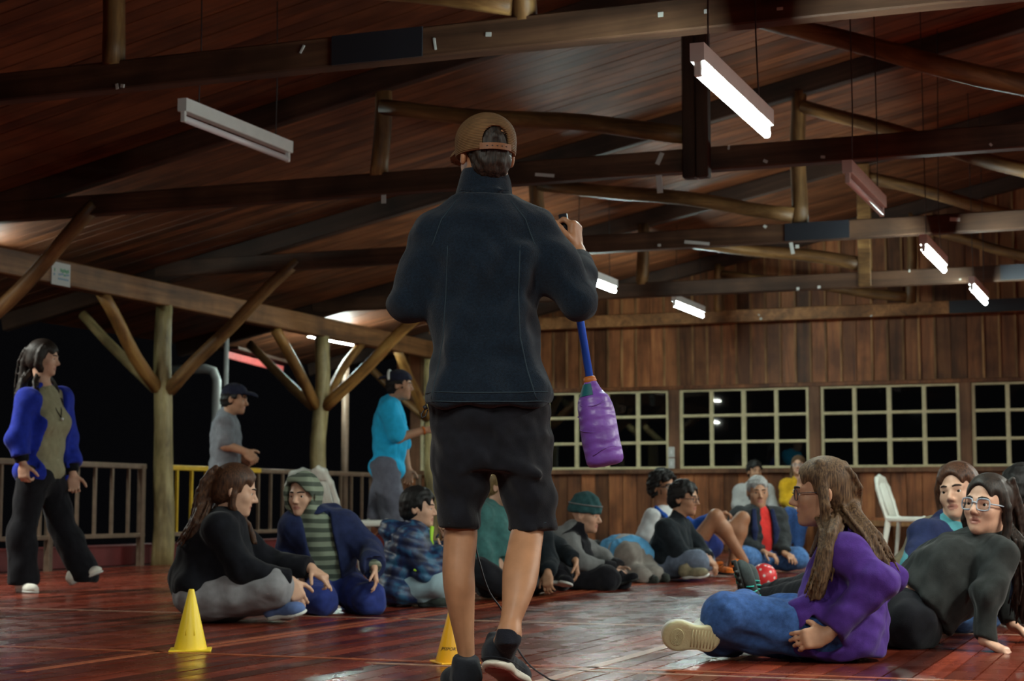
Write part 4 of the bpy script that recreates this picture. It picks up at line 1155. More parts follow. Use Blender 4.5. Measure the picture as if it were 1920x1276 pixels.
for p in pts:
    n_ = unit(p-Pc(0, -.004, -.004)); q = p-ORGM
    rgs.append([bm.verts.new(q+n_*.001+HMm[2]*.010), bm.verts.new(q+n_*.001-HMm[2]*.010), bm.verts.new(q-n_*.003-HMm[2]*.010), bm.verts.new(q-n_*.003+HMm[2]*.010)])
for a, b_ in zip(rgs, rgs[1:]):
    for k in range(4): bm.faces.new((a[k], a[(k+1) % 4], b_[(k+1) % 4], b_[k]))
bmesh.ops.recalc_face_normals(bm, faces=bm.faces)
strap = mesh_obj('strap', from_bm('strap', bm, M_CAPS), cap)
for k in range(5):
    a = -.34+.17*k; p = Pc(.0925*math.sin(a), -.004-.1225*math.cos(a), -.004)
    mesh_obj('snap', lathe_mesh('snap', [(0, .001), (.0025, .001), (.0025, -.001)], M_BLACK, 8), strap, tuple(p-ORGM))
bf = Field()
bf.ell(Pc(0, .115, .0), (.082, .09, .055), HMm, .01); bf.ell(Pc(0, .112, -.014), (.086, .094, .057), HMm, .003, 's'); bf.cut(Pc(0, .085, 0), -HMm[1], .004); bf.cut(Pc(0, 0, -.028), -HMm[2], .003)
madd('brim', bf, M_CAPB, .004)

# ------------------------------------------------------------------ padded club held by the man, its blue shaft in his fist
M_BLUE = plain('blue_shaft', (.012, .10, .62), .35, mottle=.08)
m = plain('purple_tape', (.17, .065, .36), .42, spec=.5, mottle=.22, mscale=14); M_TAPE = m
_nt = m.node_tree; _tc = N(_nt, 'ShaderNodeTexCoord'); _w = N(_nt, 'ShaderNodeTexWave', wave_type='BANDS', bands_direction='Z'); _w.inputs['Scale'].default_value = 9; _w.inputs['Distortion'].default_value = 5; _w.inputs['Detail'].default_value = 3
_w.inputs['Detail Scale'].default_value = 1.5
_nt.links.new(_tc.outputs['Object'], _w.inputs['Vector']); _b = N(_nt, 'ShaderNodeBump'); _b.inputs['Strength'].default_value = .6; _b.inputs['Distance'].default_value = .003
_nt.links.new(_w.outputs[0], _b.inputs['Height']); _nt.links.new(_b.outputs[0], _nt.nodes['Principled BSDF'].inputs['Normal'])
M_TEAL = plain('teal_tape', (.01, .10, .12), .5); M_ORG = plain('orange_tape', (.42, .12, .02), .5)
grip = JM['wr1'] + up_d*.085 + hn*.032
q1 = V3(at(1106, 712, 5.50)); q2 = V3(at(1136, 872, 5.50))
ax = unit(q2-q1); top = grip + unit(grip-q1)*.045
cl = empty('padded_club', tuple(q2), 0, label='padded club with blue shaft and purple taped end hanging from the raised fist', cat='club')
mesh_obj('shaft', tube_mesh('shaft', [V3(grip)-q2, q1+ax*.02-q2], .0128, M_BLUE, 16), cl)
mesh_obj('grip', tube_mesh('grip', [top-q2, grip-unit(grip-q1)*.02-q2], .015, M_BLACK, 14), cl)
L = np.linalg.norm(q2-q1)
rot = Vector(ax).to_track_quat('Z', 'Y').to_euler()
prof = [(0, -.004), (.017, -.004), (.020, .006), (.023, .014), (.030, .032), (.040, .048), (.047, .056), (.052, .066), (.057, .085), (.059, .11), (.0605, .15), (.061, .20), (.061, .245), (.0595, L-.014), (.053, L-.003), (.035, L+.002), (0, L+.003)]
me = lathe_mesh('padding', prof, M_TAPE, 40)
rg = np.random.RandomState(4); co = np.zeros(len(me.vertices)*3); me.vertices.foreach_get('co', co); co = co.reshape(-1, 3)
an = np.arctan2(co[:, 1], co[:, 0]); rr = np.hypot(co[:, 0], co[:, 1])+1e-9
k_ = 1+.02*np.sin(3*an+co[:, 2]*30)+.014*np.sin(5*an-co[:, 2]*55)+rg.uniform(-.006, .006, len(rr)); co[:, 0] *= k_; co[:, 1] *= k_
me.vertices.foreach_set('co', co.astype(np.float32).ravel())
mesh_obj('padding', me, cl, tuple(q1-q2), rot)
mesh_obj('collar_tape', lathe_mesh('collar_tape', [(.0135, -.012), (.0185, -.010), (.022, .004), (.018, .010)], M_ORG, 18), cl, tuple(q1-q2), rot, label='orange tape ring')
for k, (z0, a0, w) in enumerate(((.075, .3, 1.7), (.10, 2.4, 1.2), (.16, 1.2, 2.2), (.21, 3.0, 1.8), (.235, .2, 1.4), (.05, 3.6, 1.0))):
    tw = rot.to_matrix(); pts = []
    for t in np.linspace(0, 1, 9):
        a = a0+w*t+2.2; z = z0+.012*math.sin(3*t+k); r_ = np.interp(z, [p[1] for p in prof], [p[0] for p in prof])*1.012
        pts.append(tw @ Vector((r_*math.cos(a), r_*math.sin(a), z)) + Vector(q1-q2))
    mesh_obj('tape_edge', tube_mesh('tape_edge', pts, .0016, M_TAPE, 5), cl)
bm = bmesh.new()
tw = rot.to_matrix()
arc = []
for t in np.linspace(-.75, .75, 7):
    a = math.atan2((tw.transposed() @ Vector((-.7, -.7, 0))).y, (tw.transposed() @ Vector((-.7, -.7, 0))).x)+t
    arc.append([tw @ Vector((r_*math.cos(a), r_*math.sin(a), z)) + Vector(q1-q2) for r_, z in ((.0255, .012), (.0445, .050))])
vv = [[bm.verts.new(p) for p in c] for c in arc]
for a, b_ in zip(vv, vv[1:]): bm.faces.new((a[0], b_[0], b_[1], a[1]))
mesh_obj('teal_patch', from_bm('teal_patch', bm, M_TEAL, True), cl, label='teal tape at the neck of the padding')

# ------------------------------------------------------------------ microphone cable running down past the man's legs
pts = [JM['wr0']+V3((.03, .09, .03)), V3(at(880, 800, 5.62)), V3(at(890, 1000, 5.62)), V3(at(901, 1060, 5.60)), V3(at(918, 1110, 5.60)), V3(at(941, 1143, 5.62)), V3(at(958, 1185, 5.62)), V3(at(972, 1218, 5.62)), V3(at(995, 1248, 5.63)), V3(at(1020, 1266, 5.64))]
f0 = V3(floor_at(1042, 1279)); f0[2] = .005; pts += [f0, f0+V3((.12, -.08, 0)), f0+V3((.3, -.12, 0))]
den = []
for i in range(len(pts)-1):
    p0, p1, p2, p3 = pts[max(i-1, 0)], pts[i], pts[i+1], pts[min(i+2, len(pts)-1)]
    for u in (0, .33, .67): den.append(.5*((2*p1)+(-p0+p2)*u+(2*p0-5*p1+4*p2-p3)*u*u+(-p0+3*p1-3*p2+p3)*u**3))
den.append(pts[-1])
mc = mesh_obj('microphone_cable', tube_mesh('microphone_cable', [Vector(p)-Vector(f0) for p in den], .0032, M_BLACK, 6), None, tuple(f0), label='thin black microphone cable hanging behind the man down to the floor', cat='cable')
micd = unit(V3((.25, .45, .85)))
mp = JM['wr0']+V3((.03, .09, .03))
mk = empty('microphone', tuple(mp), 0, label='black handheld microphone in the left fist of the man in the middle', cat='microphone')
mesh_obj('handle', tube_mesh('handle', [-micd*.05, micd*.13], [.010, .016], M_BLACK, 12), mk)
mesh_obj('grille', tube_mesh('grille', [micd*.13, micd*.142, micd*.165, micd*.18], [.018, .025, .025, .014], M_RAIL, 14), mk)

# ================================================================== the other people
def JJ(d, **kw): return joints(d, **kw)
C = {}
def cl_(name, c, **kw): C[name] = cloth(name, c, **kw); return C[name]
cl_('purple_fleece', (.060, .022, .175), mottle=.2); cl_('blue_jeans', (.035, .085, .24), mottle=.3, mscale=45); cl_('dark_sweat', (.020, .022, .021), mottle=.2)
cl_('black_trousers', (.008, .008, .011), mottle=.25); cl_('black_knit', (.006, .006, .009), mottle=.3); cl_('grey_trousers', (.23, .22, .23), mottle=.12)
cl_('navy_jacket', (.014, .020, .062), mottle=.25); cl_('blue_pants', (.022, .035, .165), mottle=.2); cl_('royal_jacket', (.014, .028, .30), mottle=.2)
cl_('olive_tee', (.26, .235, .145), mottle=.1); cl_('grey_tee', (.17, .18, .20), mottle=.12); cl_('turquoise_tee', (.020, .42, .74), mottle=.08)
cl_('grey_shorts', (.12, .125, .16), mottle=.12); cl_('teal_hoodie', (.045, .13, .125), mottle=.2); cl_('grey_hoodie', (.16, .165, .165), mottle=.12)
cl_('beanie_green', (.025, .075, .080), mottle=.25, bump=.7, bscale=180); cl_('light_grey', (.36, .36, .35), mottle=.1); cl_('sky_blue', (.10, .33, .58), mottle=.12)
cl_('white_tee', (.55, .55, .55), mottle=.08); cl_('blue_sleeve', (.015, .07, .32), mottle=.15); cl_('dark_jacket', (.010, .014, .018), mottle=.3); cl_('charcoal_jacket', (.028, .031, .033), mottle=.3)
cl_('denim_grey', (.13, .16, .22), mottle=.2); cl_('red_shirt', (.62, .035, .03), mottle=.12); cl_('denim_light', (.06, .14, .32), mottle=.35, mscale=40); cl_('mustard', (.52, .30, .012), mottle=.12)
cl_('pale_blue', (.28, .38, .42), mottle=.08); cl_('teal_shirt', (.07, .24, .27), mottle=.1); cl_('khaki', (.24, .20, .125), mottle=.12); cl_('pants_brown', (.20, .18, .16), mottle=.12)
cl_('sock_light', (.45, .47, .48)); cl_('shoe_blue', (.10, .15, .32), mottle=.15); cl_('shoe_dark', (.03, .035, .03), mottle=.4); cl_('shoe_beige', (.22, .19, .12), mottle=.3); cl_('shoe_white', (.72, .70, .62), mottle=.06)
cl_('shoe_hiking', (.045, .055, .055), mottle=.25)
cl_('shoe_orange', (.55, .13, .02), mottle=.5, mscale=40); cl_('navy_cap', (.018, .02, .04), mottle=.2)
SOLEC = plain('cream_sole', (.56, .51, .30), .55, mottle=.06, bump=.4, bscale=110); SOLEB = plain('black_sole', (.012, .013, .012), .6, bump=.5, bscale=90); SOLEW = plain('white_sole', (.6, .6, .56), .5)
METAL = plain('spectacle_frame', (.04, .04, .05), .3, metal=.5); CLEARF = plain('clear_frame', (.35, .40, .46), .15, spec=.8); SILVER = plain('silver', (.6, .62, .65), .2, metal=.8)
TEALP = plain('teal_trim', (.03, .42, .36), .4); NEON = plain('neon_trim', (.35, .62, .02), .5)
# striped hoodie: bands across the figure
m, nt, b = new_mat('striped_knit'); _tc = N(nt, 'ShaderNodeTexCoord'); _w = N(nt, 'ShaderNodeTexWave', wave_type='BANDS', bands_direction='Z'); _w.inputs['Scale'].default_value = 6.4; _w.inputs['Distortion'].default_value = .7; _w.inputs['Detail'].default_value = 1
nt.links.new(_tc.outputs['Object'], _w.inputs['Vector']); _r = ramp(nt, [(.42, (.055, .068, .05)), (.56, (.20, .23, .165))]); nt.links.new(_w.outputs[0], _r.inputs[0]); nt.links.new(_r.outputs[0], b.inputs['Base Color']); b.inputs['Roughness'].default_value = .95
M_STRIPE = m
# camouflage-like puffer cloth
m, nt, b = new_mat('blue_puffer'); _tc = N(nt, 'ShaderNodeTexCoord'); _n = N(nt, 'ShaderNodeTexNoise'); _n.inputs['Scale'].default_value = 16; _n.inputs['Detail'].default_value = 4
nt.links.new(_tc.outputs['Object'], _n.inputs['Vector']); _r = ramp(nt, [(.38, (.006, .009, .032)), (.5, (.012, .026, .085)), (.62, (.022, .10, .19))]); nt.links.new(_n.outputs[0], _r.inputs[0]); nt.links.new(_r.outputs[0], b.inputs['Base Color']); b.inputs['Roughness'].default_value = .5
M_PUFF = m

def top(B, name, mat, o=.016, t=.93, h=.010, belly=1., bust=0., low=0., fold=.005, collar=None, k=.05, r=(.05, .043, .041, .029), cut=None, arms=(0, 1), extra=None, pre=None, sm=1, cuff=True, seed=None, hipw=1., **kw):
    f = Field()
    if pre: pre(f)
    B.torso(f, o, k, belly, bust, low, hipw)
    if extra: extra(f)
    for c in cut or (): f.cut(*c)
    B.arms(f, o*.9, .03, t, arms, r)
    if cuff and t > 0: B.cuff_cut(f, t, arms)
    if collar: f.cap(B.neck-B.sp*.02*B.s, B.neck+B.sp*collar*B.s, (.062)*B.s, .060*B.s, .02)
    if fold: f.noise(folds(fold, .16*B.s, seed or len(B.label), B.sp, 1.7)); f.noise(folds(fold*.45, .07*B.s, (seed or len(B.label))+5, B.lat, 1.5))
    return B.add(name, f, mat, h, sm=sm, **kw)
def pants(B, name, mat, o=.012, t=1., h=.010, fold=.005, k=.035, r=(.088, .060, .060, .044), extra=None, top_cut=.05, legs=(0, 1), seed=2, **kw):
    f = Field(); s = B.s; A = np.array([B.hlat, B.hfw, B.sp])
    f.ell(B.hip+B.sp*.02*s, (.160*B.b*s+min(o, .010), .122*B.b*s+min(o, .010), .12*s), A, .05)
    f.cut(B.hip+B.sp*top_cut*s, B.sp, .01)
    B.legs(f, o, k, t, legs, r)
    if extra: extra(f)
    if fold: f.noise(folds(fold, .15*s, seed+3, (1, .2, .3), 1.6)); f.noise(folds(fold*.5, .07*s, seed+9, (1, .2, .3), 1.5))
    f.cut((0, 0, .002), (0, 0, -1))
    return B.add(name, f, mat, h, **kw)
def opening(B, f, half=.05, depth=.16, lo=-.05, hi=None, skew=0., flare=0.):
    """front opening of an unbuttoned jacket"""
    A = np.array([B.lat, B.fw, B.sp]); s = B.s
    a = B.hip+B.sp*lo*s; b_ = B.sh+B.sp*.10*s
    c = (a+b_)/2+B.fw*(depth*.5+.035)*s+B.lat*skew*s
    f.box(c, (half*s, depth*.5*s, np.linalg.norm(b_-a)/2), A, 0., .012, 's')

# ---- woman standing at left
B = Body('person', 'woman in a bright blue jacket, olive shirt and black trousers walking at the left edge',
    JJ(11.5, head=(82, 671), sh0=(52, 748, -.13), sh1=(112, 746, .15), el0=(32, 822, -.22), el1=(128, 822, .2), wr0=(43, 868, -.24), wr1=(137, 888, .12), hip0=(62, 895, -.08), hip1=(92, 893, .1), kn0=(42, 992, -.1), kn1=(116, 985, .1), an0=(44, 1088, -.1), an1=(160, 1076, .06)),
    (88, -6, 0), 1.0, head_s=.98, b=1.08, skin='fair', fwd=(1, -.1, 0))
B.build(.013, .0065, {0: dict(d=(.12, 0, -1), n=(.3, .9, 0), side=1, curl=.9), 1: dict(d=(.1, 0, -1), n=(.2, -.9, 0), side=-1, curl=.8)}, browm=HAIR['dark'])
top(B, 'shirt', C['olive_tee'], .014, 0.2, .011, bust=1.1, fold=.004, hipw=.9)
def ex(f):
    f.ell(B.hip+B.sp*.02, (.185, .15, .12), np.array([B.hlat, B.hfw, B.sp]), .05)
f = Field(); B.torso(f, .036, .05, 1., .8, .0, 1.05); B.arms(f, .026, .03, .68, r=(.050, .048, .046, .042)); A = np.array([B.lat, B.fw, B.sp])
f.box(B.hip*.45+B.sh*.55+B.fw*.17+B.lat*.0, (.115, .135, .45), A, 0, .02, 's'); f.cut(B.hip+B.sp*-.07, -B.sp, .01); B.cuff_cut(f, .74)
f.noise(folds(.007, .2, 4, (0, 0, 1), 1.6))
B.add('jacket', f, C['royal_jacket'], .011)
f = Field(); B.arms(f, .012, .03, .97); f.box(B.sh, (.3, .3, .3), None, 0, .01, 's')
for i in (0, 1):
    g = Field(); a, c = B.J['el%d' % i], B.J['wr%d' % i]; d = c-a; g.cap(a+d*.66, a+d*.97, .05, .044, .01); B._local_cut(g, a+d*.95, d, .07); B.add('cuff', g, C['black_knit'], .010)
f = Field(); B.legs(f, .024, .04, 1., r=(.088, .066, .07, .075)); f.ell(B.hip, (.155, .13, .13), np.array([B.hlat, B.hfw, B.sp]), .04); f.noise(folds(.006, .2, 8, (0, 0, 1), 1.8)); f.cut((0, 0, .055), (0, 0, -1), .01)
B.add('trousers', f, C['black_trousers'], .012)
fp = floor_at(45, 1108); fp2 = V3(at(195, 1072, 11.5)); 
shoe(B.o, 'shoe', V3((B.J['an0'][0]-.04, B.J['an0'][1]+.02, 0)), V3((B.J['an0'][0]+.13, B.J['an0'][1]-.16, 0)), (0, 0, 1), .95, C['shoe_white'], SOLEW, B.org, .008)
shoe(B.o, 'shoe', V3(at(130, 1099, 11.55)), V3(at(194, 1072, 11.5)), (-.38, 0, .92), .95, C['shoe_white'], SOLEW, B.org, .008)
P = B.P; J = B.J
B.long_hair(HAIR['dark'], [dict(pts=[P(-.06, -.05, .06), P(-.085, -.07, -.05), J['head']+V3((-.13, -.06, -.17)), J['head']+V3((-.16, -.04, -.30))], w=.022, n=9),
    dict(pts=[P(.03, -.09, .05), P(.0, -.13, -.04), J['head']+V3((-.15, .02, -.2)), J['head']+V3((-.14, .02, -.33))], w=.03, n=10),
    dict(pts=[P(-.074, -.0, .05), P(-.086, -.03, -.03), J['head']+V3((-.03, -.10, -.17)), J['head']+V3((.0, -.13, -.27))], w=.014, n=6),
    dict(pts=[P(.07, .01, .05), P(.085, -.01, -.05), J['head']+V3((.04, .09, -.17)), J['head']+V3((.10, .05, -.30)), J['head']+V3((.12, .0, -.38))], w=.02, n=8)], h=.009, front=.05)
B.tube('necklace', [B.neck+B.fw*.05-B.lat*.05+B.sp*.02, B.sh+B.fw*.135-B.sp*.08-B.lat*.025, B.sh+B.fw*.155-B.sp*.13, B.sh+B.fw*.135-B.sp*.08+B.lat*.025, B.neck+B.fw*.05+B.lat*.05+B.sp*.02], .004, C['black_knit'], 5)
g = Field(); g.ell(B.sh+B.fw*.165-B.sp*.14, (.012, .012, .012)); B.add('pendant', g, SOLEW, .005)
check_limbs(B)

# ---- young man in a grey shirt and dark cap by the railing
B = Body('person', 'young man in a grey shirt and dark cap standing by the railing',
    JJ(14.0, head=(441, 748), sh0=(421, 790, -.14), sh1=(428, 790, .2), el0=(423, 834, -.18), el1=(432, 834, .22), wr0=(459, 846, -.16), wr1=(450, 855, .08), hip0=(414, 902, -.1), hip1=(420, 902, .1), kn0=(418, 990, -.1), kn1=(428, 990, .1), an0=(412, 1068, -.1), an1=(430, 1066, .1)),
    (82, -8, 0), 1.0, head_s=1.0, b=1.0, skin='tan', fwd=(1, -.15, 0))
B.build(.013, .007, {0: dict(d=(.75, .1, -.6), n=(-.2, .9, -.3), side=1, curl=.8), 1: dict(d=(.8, -.1, -.4), n=(-.1, -.9, -.3), side=-1, curl=.8)}, bare_arms=True)
top(B, 'shirt', C['grey_tee'], .020, -.18, .011, fold=.007, low=.02)
pants(B, 'trousers', C['black_trousers'], .014)
B.short_hair(HAIR['black'], .012, .008, low=-.045)
def ballcap(B, mat, back=False, brim=.09, h=.007, tilt=.0):
    P, M, s = B.P, B.HM, B.hs; f = Field(); y = -1 if back else 1
    f.ell(P(0, -.012, .046), V3((.091, .112, .088))*s, M, .01); f.cut(P(0, 0, .034), -M[2]+M[1]*.12, .004)
    f.ell(P(0, -.012, .03), V3((.080, .098, .07))*s, M, .004, 's')
    c = B.add('cap', f, mat, h)
    g = Field(); g.ell(P(0, y*.105, .040), V3((.075, .085, .04))*s, M, .01); g.ell(P(0, y*.10, .030), V3((.08, .09, .043))*s, M, .003, 's'); g.cut(P(0, y*.075, 0), M[1]*-y, .004); g.cut(P(0, 0, .03), -M[2], .004)
    B.add('brim', g, mat, .005); return c
ballcap(B, C['navy_cap'])
for i in (0, 1): shoe(B.o, 'shoe', V3((B.J['an%d' % i][0]-.06, B.J['an%d' % i][1], 0)), V3((B.J['an%d' % i][0]+.2, B.J['an%d' % i][1]-.03, 0)), (0, 0, 1), 1., C['shoe_dark'], SOLEB, B.org, .011)
check_limbs(B)

# ---- young man in turquoise, cap turned backwards, stepping to the right
B = Body('person', 'young man in a turquoise shirt and grey shorts with a cap turned backwards',
    JJ(14.2, head=(750, 722), sh0=(728, 765, -.15), sh1=(735, 765, .2), el0=(746, 820, -.2), el1=(757, 838, .22), wr0=(796, 806, -.12), wr1=(764, 876, .18), hip0=(722, 880, -.1), hip1=(728, 880, .1), kn0=(738, 968, -.12), kn1=(712, 968, .1), an0=(742, 1052, -.1), an1=(684, 1016, .2)),
    (84, -3, 0), 1.02, head_s=1.0, b=1.02, skin='tan', fwd=(1, -.1, 0))
B.build(.012, .007, {0: dict(d=(1, .1, .05), n=(0, .6, -.8), side=1, curl=.7), 1: dict(d=(.1, 0, -1), n=(-.1, -.9, 0), side=-1, curl=.6)}, bare_arms=True, bare_legs=True)
top(B, 'shirt', C['turquoise_tee'], .026, -.12, .011, fold=.007, low=.03, belly=1.08)
pants(B, 'shorts', C['grey_shorts'], .03, -.03, fold=.005)
B.short_hair(HAIR['black'], .012, .008, low=-.06)
ballcap(B, C['navy_cap'], True)
g = Field(); P = B.P; M = B.HM
for t in np.linspace(-1.3, 1.3, 12): pass
g.chain([P(.095*math.sin(t)*.9, -.085-.035*math.cos(t)*.3, .045+.075*math.cos(t)) for t in np.linspace(-1.6, 1.6, 13)], [.011]*13, .006); B.add('cap_strap', g, SOLEW, .007, label='pale strap arch of the backwards cap')
B.tube('wristband', [B.J['el0']*.08+B.J['wr0']*.92, B.J['el0']*.02+B.J['wr0']*.98], .036, C['shoe_orange'], 12, label='orange wristband')
shoe(B.o, 'shoe', V3((B.J['an0'][0]-.06, B.J['an0'][1], 0)), V3((B.J['an0'][0]+.2, B.J['an0'][1]-.04, 0)), (0, 0, 1), 1., C['shoe_dark'], SOLEW, B.org, .011)
a = B.J['an1']; shoe(B.o, 'shoe', a+V3((-.10, .0, -.02)), a+V3((.03, 0, -.25)), (.85, 0, .5), 1., C['shoe_dark'], SOLEW, B.org, .011)
check_limbs(B)

# ---- woman in black seated at left
B = Body('person', 'woman in a black sweater and pale grey trousers seated cross-legged behind the yellow cone',
    JJ(8.55, head=(442, 919), sh0=(412, 990, -.17), sh1=(432, 992, .17), el0=(455, 1068, -.2), el1=(500, 1055, .2), wr0=(544, 1088, -.16), wr1=(583, 1064, .12), hip0=(378, 1118, -.09), hip1=(388, 1116, .1), kn0=(512, 1103, -.16), kn1=(522, 1096, .28), an0=(400, 1146, .1), an1=(534, 1135, -.06)),
    (97, -12, 0), 1.0, head_s=1.02, b=1.22, skin='fair', fwd=(1, -.1, 0), bend=.0, arm_b=1.1)
B.build(.011, .006, {0: dict(d=(.45, -.1, -.85), n=(-.3, .9, .1), side=1, curl=.55, s=.98), 1: dict(d=(.78, -.35, -.55), n=(-.4, .2, -.9), side=-1, curls=[.12, .2, .8, .9], s=.98, thumb=.3)}, browm=HAIR['dark'])
def ex(f): f.cap(B.hip+B.sp*.1-B.fw*.05, B.sh-B.sp*.15-B.fw*.06, .15, .13, .06)
top(B, 'sweater', C['black_knit'], .026, .96, .010, belly=1.25, bust=1.3, fold=.006, collar=.02, extra=ex, cut=[(at(400, 1098, 8.5), unit((.33, 0, -1)), .02)])
pants(B, 'trousers', C['grey_trousers'], .024, r=(.100, .075, .068, .05), h=.010, fold=.006, top_cut=.1)
P = B.P; J = B.J
B.tube('hair_clip', [P(-.045, -.095, .055), P(-.055, -.085, .062), P(-.06, -.075, .055)], .008, SILVER, 8, label='shiny hair clip')
B.long_hair(HAIR['red'], [dict(pts=[P(-.055, -.07, .05), P(-.07, -.12, -.02), J['head']+V3((-.17, -.08, -.15)), J['head']+V3((-.245, -.08, -.29))], w=.026, n=10),
    dict(pts=[P(.0, -.10, .05), P(.0, -.15, -.04), J['head']+V3((-.19, .0, -.17)), J['head']+V3((-.25, .0, -.30))], w=.035, n=12),
    dict(pts=[P(-.08, -.03, .02), P(-.088, -.05, -.06), J['head']+V3((-.10, -.10, -.17)), J['head']+V3((-.15, -.12, -.27))], w=.022, n=8),
    dict(pts=[P(.06, .0, .03), P(.07, -.0, -.08), J['head']+V3((.05, .08, -.17)), J['head']+V3((.09, .06, -.27))], w=.012, n=5)], h=.007, front=.076, seed=3)
g = Field(); g.ell(P(-.086, -.004, -.052), (.008, .008, .011)); B.add('earring', g, SILVER, .004)
g = Field(); g.cap(V3(at(540, 1112, 8.47)), V3(at(533, 1140, 8.45)), .052, .05, .02); B.add('sock', g, C['sock_light'], .008)
shoe(B.o, 'shoe', V3(at(503, 1160, 8.46)), V3(at(574, 1150, 8.32)), (-.25, -.25, .93), 1., C['shoe_blue'], SOLEW, B.org, .007, lace=C['sock_light'])
a = B.J['an0']; shoe(B.o, 'shoe', a+V3((.05, .05, -.045)), a+V3((-.16, .12, -.045)), (0, 0, 1), 1., C['shoe_blue'], SOLEW, B.org, .009)
check_limbs(B)

# ---- boy in a striped hood kneeling
B = Body('person', 'boy in a grey striped hood and open navy jacket kneeling beside the woman in black',
    JJ(9.25, head=(569, 928, -.02), sh0=(641, 985, .02), sh1=(552, 987, -.02), el0=(692, 1030, -.04), el1=(540, 1040, .05), wr0=(702, 1064, -.24), wr1=(566, 1088, -.06), hip0=(640, 1098, .12), hip1=(592, 1098, .1), kn0=(692, 1122, -.14), kn1=(598, 1125, -.2), an0=(660, 1140, .3), an1=(590, 1140, .3)),
    (-22, -4, 0), .82, head_s=.93, b=1.08, skin='fair', fwd=(-.2, -1, 0))
B.build(.010, .0055, {0: dict(d=(.15, -.2, -1), n=(-.9, .0, 0), side=-1, curl=.35, s=.78), 1: dict(d=(.2, -.3, -1), n=(.9, 0, 0), side=1, curl=.5, s=.78)}, gaze=0)
P = B.P; hs = B.hs
def hood(f):
    M = B.HM
    f.ell(P(0, -.015, .026), V3((.100, .116, .114))*hs, M, .02); f.ell(P(0, -.02, -.07), V3((.088, .100, .09))*hs, M, .03)
    f.cap(P(-.070, .050, -.06), P(-.076, .052, .04), .020*hs, .020*hs, .03); f.cap(P(.070, .050, -.06), P(.076, .052, .04), .020*hs, .020*hs, .03); f.cap(P(-.06, .055, .092), P(.06, .055, .092), .020*hs, .020*hs, .04)
    f.ell(P(0, .115, -.014), V3((.066, .12, .098))*hs, M, .010, 's'); f.ell(P(0, .03, -.005), V3((.078, .085, .104))*hs, M, .006, 's')
top(B, 'hoodie', M_STRIPE, .018, .97, .009, fold=.006, pre=hood, sm=1)
f = Field(); B.torso(f, .050, .05, 1.1, 0, .03, 1.05); B.arms(f, .030, .03, .9, r=(.055, .052, .05, .045)); opening(B, f, .088, .2, -.2); B.cuff_cut(f, .9); f.cap(B.neck-B.fw*.09-B.lat*.1, B.neck-B.fw*.09+B.lat*.1, .05, .05, .03); f.noise(folds(.007, .13, 7, (0, 0, 1), 1.3)); f.cut((0, 0, .11), (0, 0, -1), .01)
for i, (a, b_) in enumerate((('el0', 'wr0'), ('el1', 'wr1'))): pass
B.add('jacket', f, C['navy_jacket'], .009)
pants(B, 'trousers', C['blue_pants'], .024, r=(.092, .078, .07, .05), top_cut=.06)
for i in (0, 1): a = B.J['an%d' % i]; shoe(B.o, 'shoe', a+V3((0, .13, .06)), a+V3((0, -.02, -.03)), (0, 1, .3), .8, C['shoe_dark'], SOLEB, B.org, .010)
check_limbs(B)

# ---- boy in a blue puffer jacket
B = Body('person', 'dark haired boy in a blue puffer jacket seated in profile beside the bare legs',
    JJ(9.9, head=(786, 952), sh0=(768, 1014, -.13), sh1=(780, 1012, .15), el0=(800, 1072, -.16), el1=(822, 1062, .14), wr0=(835, 1040, -.08), wr1=(838, 1015, .1), hip0=(748, 1105, -.08), hip1=(752, 1105, .08), kn0=(815, 1092, -.16), kn1=(835, 1085, .2), an0=(828, 1118, .06), an1=(800, 1120, -.1)),
    (80, -2, 0), .82, head_s=.93, b=1.2, skin='fair', fwd=(1, -.1, 0), bend=.02)
B.build(.011, .006, {0: dict(d=(.3, .1, .9), n=(-.5, .8, .2), side=1, curl=1., s=.78), 1: dict(d=(0, -.1, 1), n=(-.8, -.3, 0), side=-1, curl=.9, s=.78)})
f = Field(); B.torso(f, .045, .05, 1.1, 0, .05, 1.1); B.arms(f, .034, .03, .92, r=(.055, .05, .05, .046)); B.cuff_cut(f, .92)
f.ell(B.neck-B.fw*.12-B.sp*.02, (.10, .085, .075), np.array([B.lat, B.fw, B.sp]), .03); f.cap(B.neck-B.sp*.03, B.neck+B.sp*.035, .085, .078, .02)
f.noise(lambda X, Y, Z: -.010*np.abs(np.sin((Z*.96+X*.25)*math.pi/.062))+.005); f.noise(folds(.005, .1, 3, (0, 0, 1), 1.2)); f.cut((0, 0, .012), (0, 0, -1), .01)
B.add('puffer_jacket', f, M_PUFF, .008)
pants(B, 'jeans', C['pale_blue'], .02, r=(.088, .07, .062, .05)); B.short_hair(HAIR['black'], .018, .007, front=.066, low=-.05, amp=.003)
P = B.P
for sgn in (-1, 1): B.tube('collar_trim', [B.neck+B.fw*.088+B.lat*sgn*.035+B.sp*.07, B.neck+B.fw*.10+B.lat*sgn*.02, B.sh+B.fw*.165*B.s-B.sp*.03+B.lat*sgn*.01], .009, NEON, 6, label='neon green lining edge')
g = Field(); q = V3(at(777, 1068, 9.68)); g.cap(q, q+V3((.02, 0, -.004)), .008, .007); B.add('zip_pull', g, NEON, .005)
a = B.J['an1']; shoe(B.o, 'shoe', a+V3((-.05, .0, -.05)), a+V3((.13, -.08, -.055)), (-.1, 0, 1), .9, C['shoe_dark'], SOLEB, B.org, .008)
a = B.J['an0']; shoe(B.o, 'shoe', a+V3((-.06, .0, -.05)), a+V3((.12, -.05, -.055)), (-.1, 0, 1), .9, C['shoe_dark'], SOLEB, B.org, .008)
check_limbs(B)

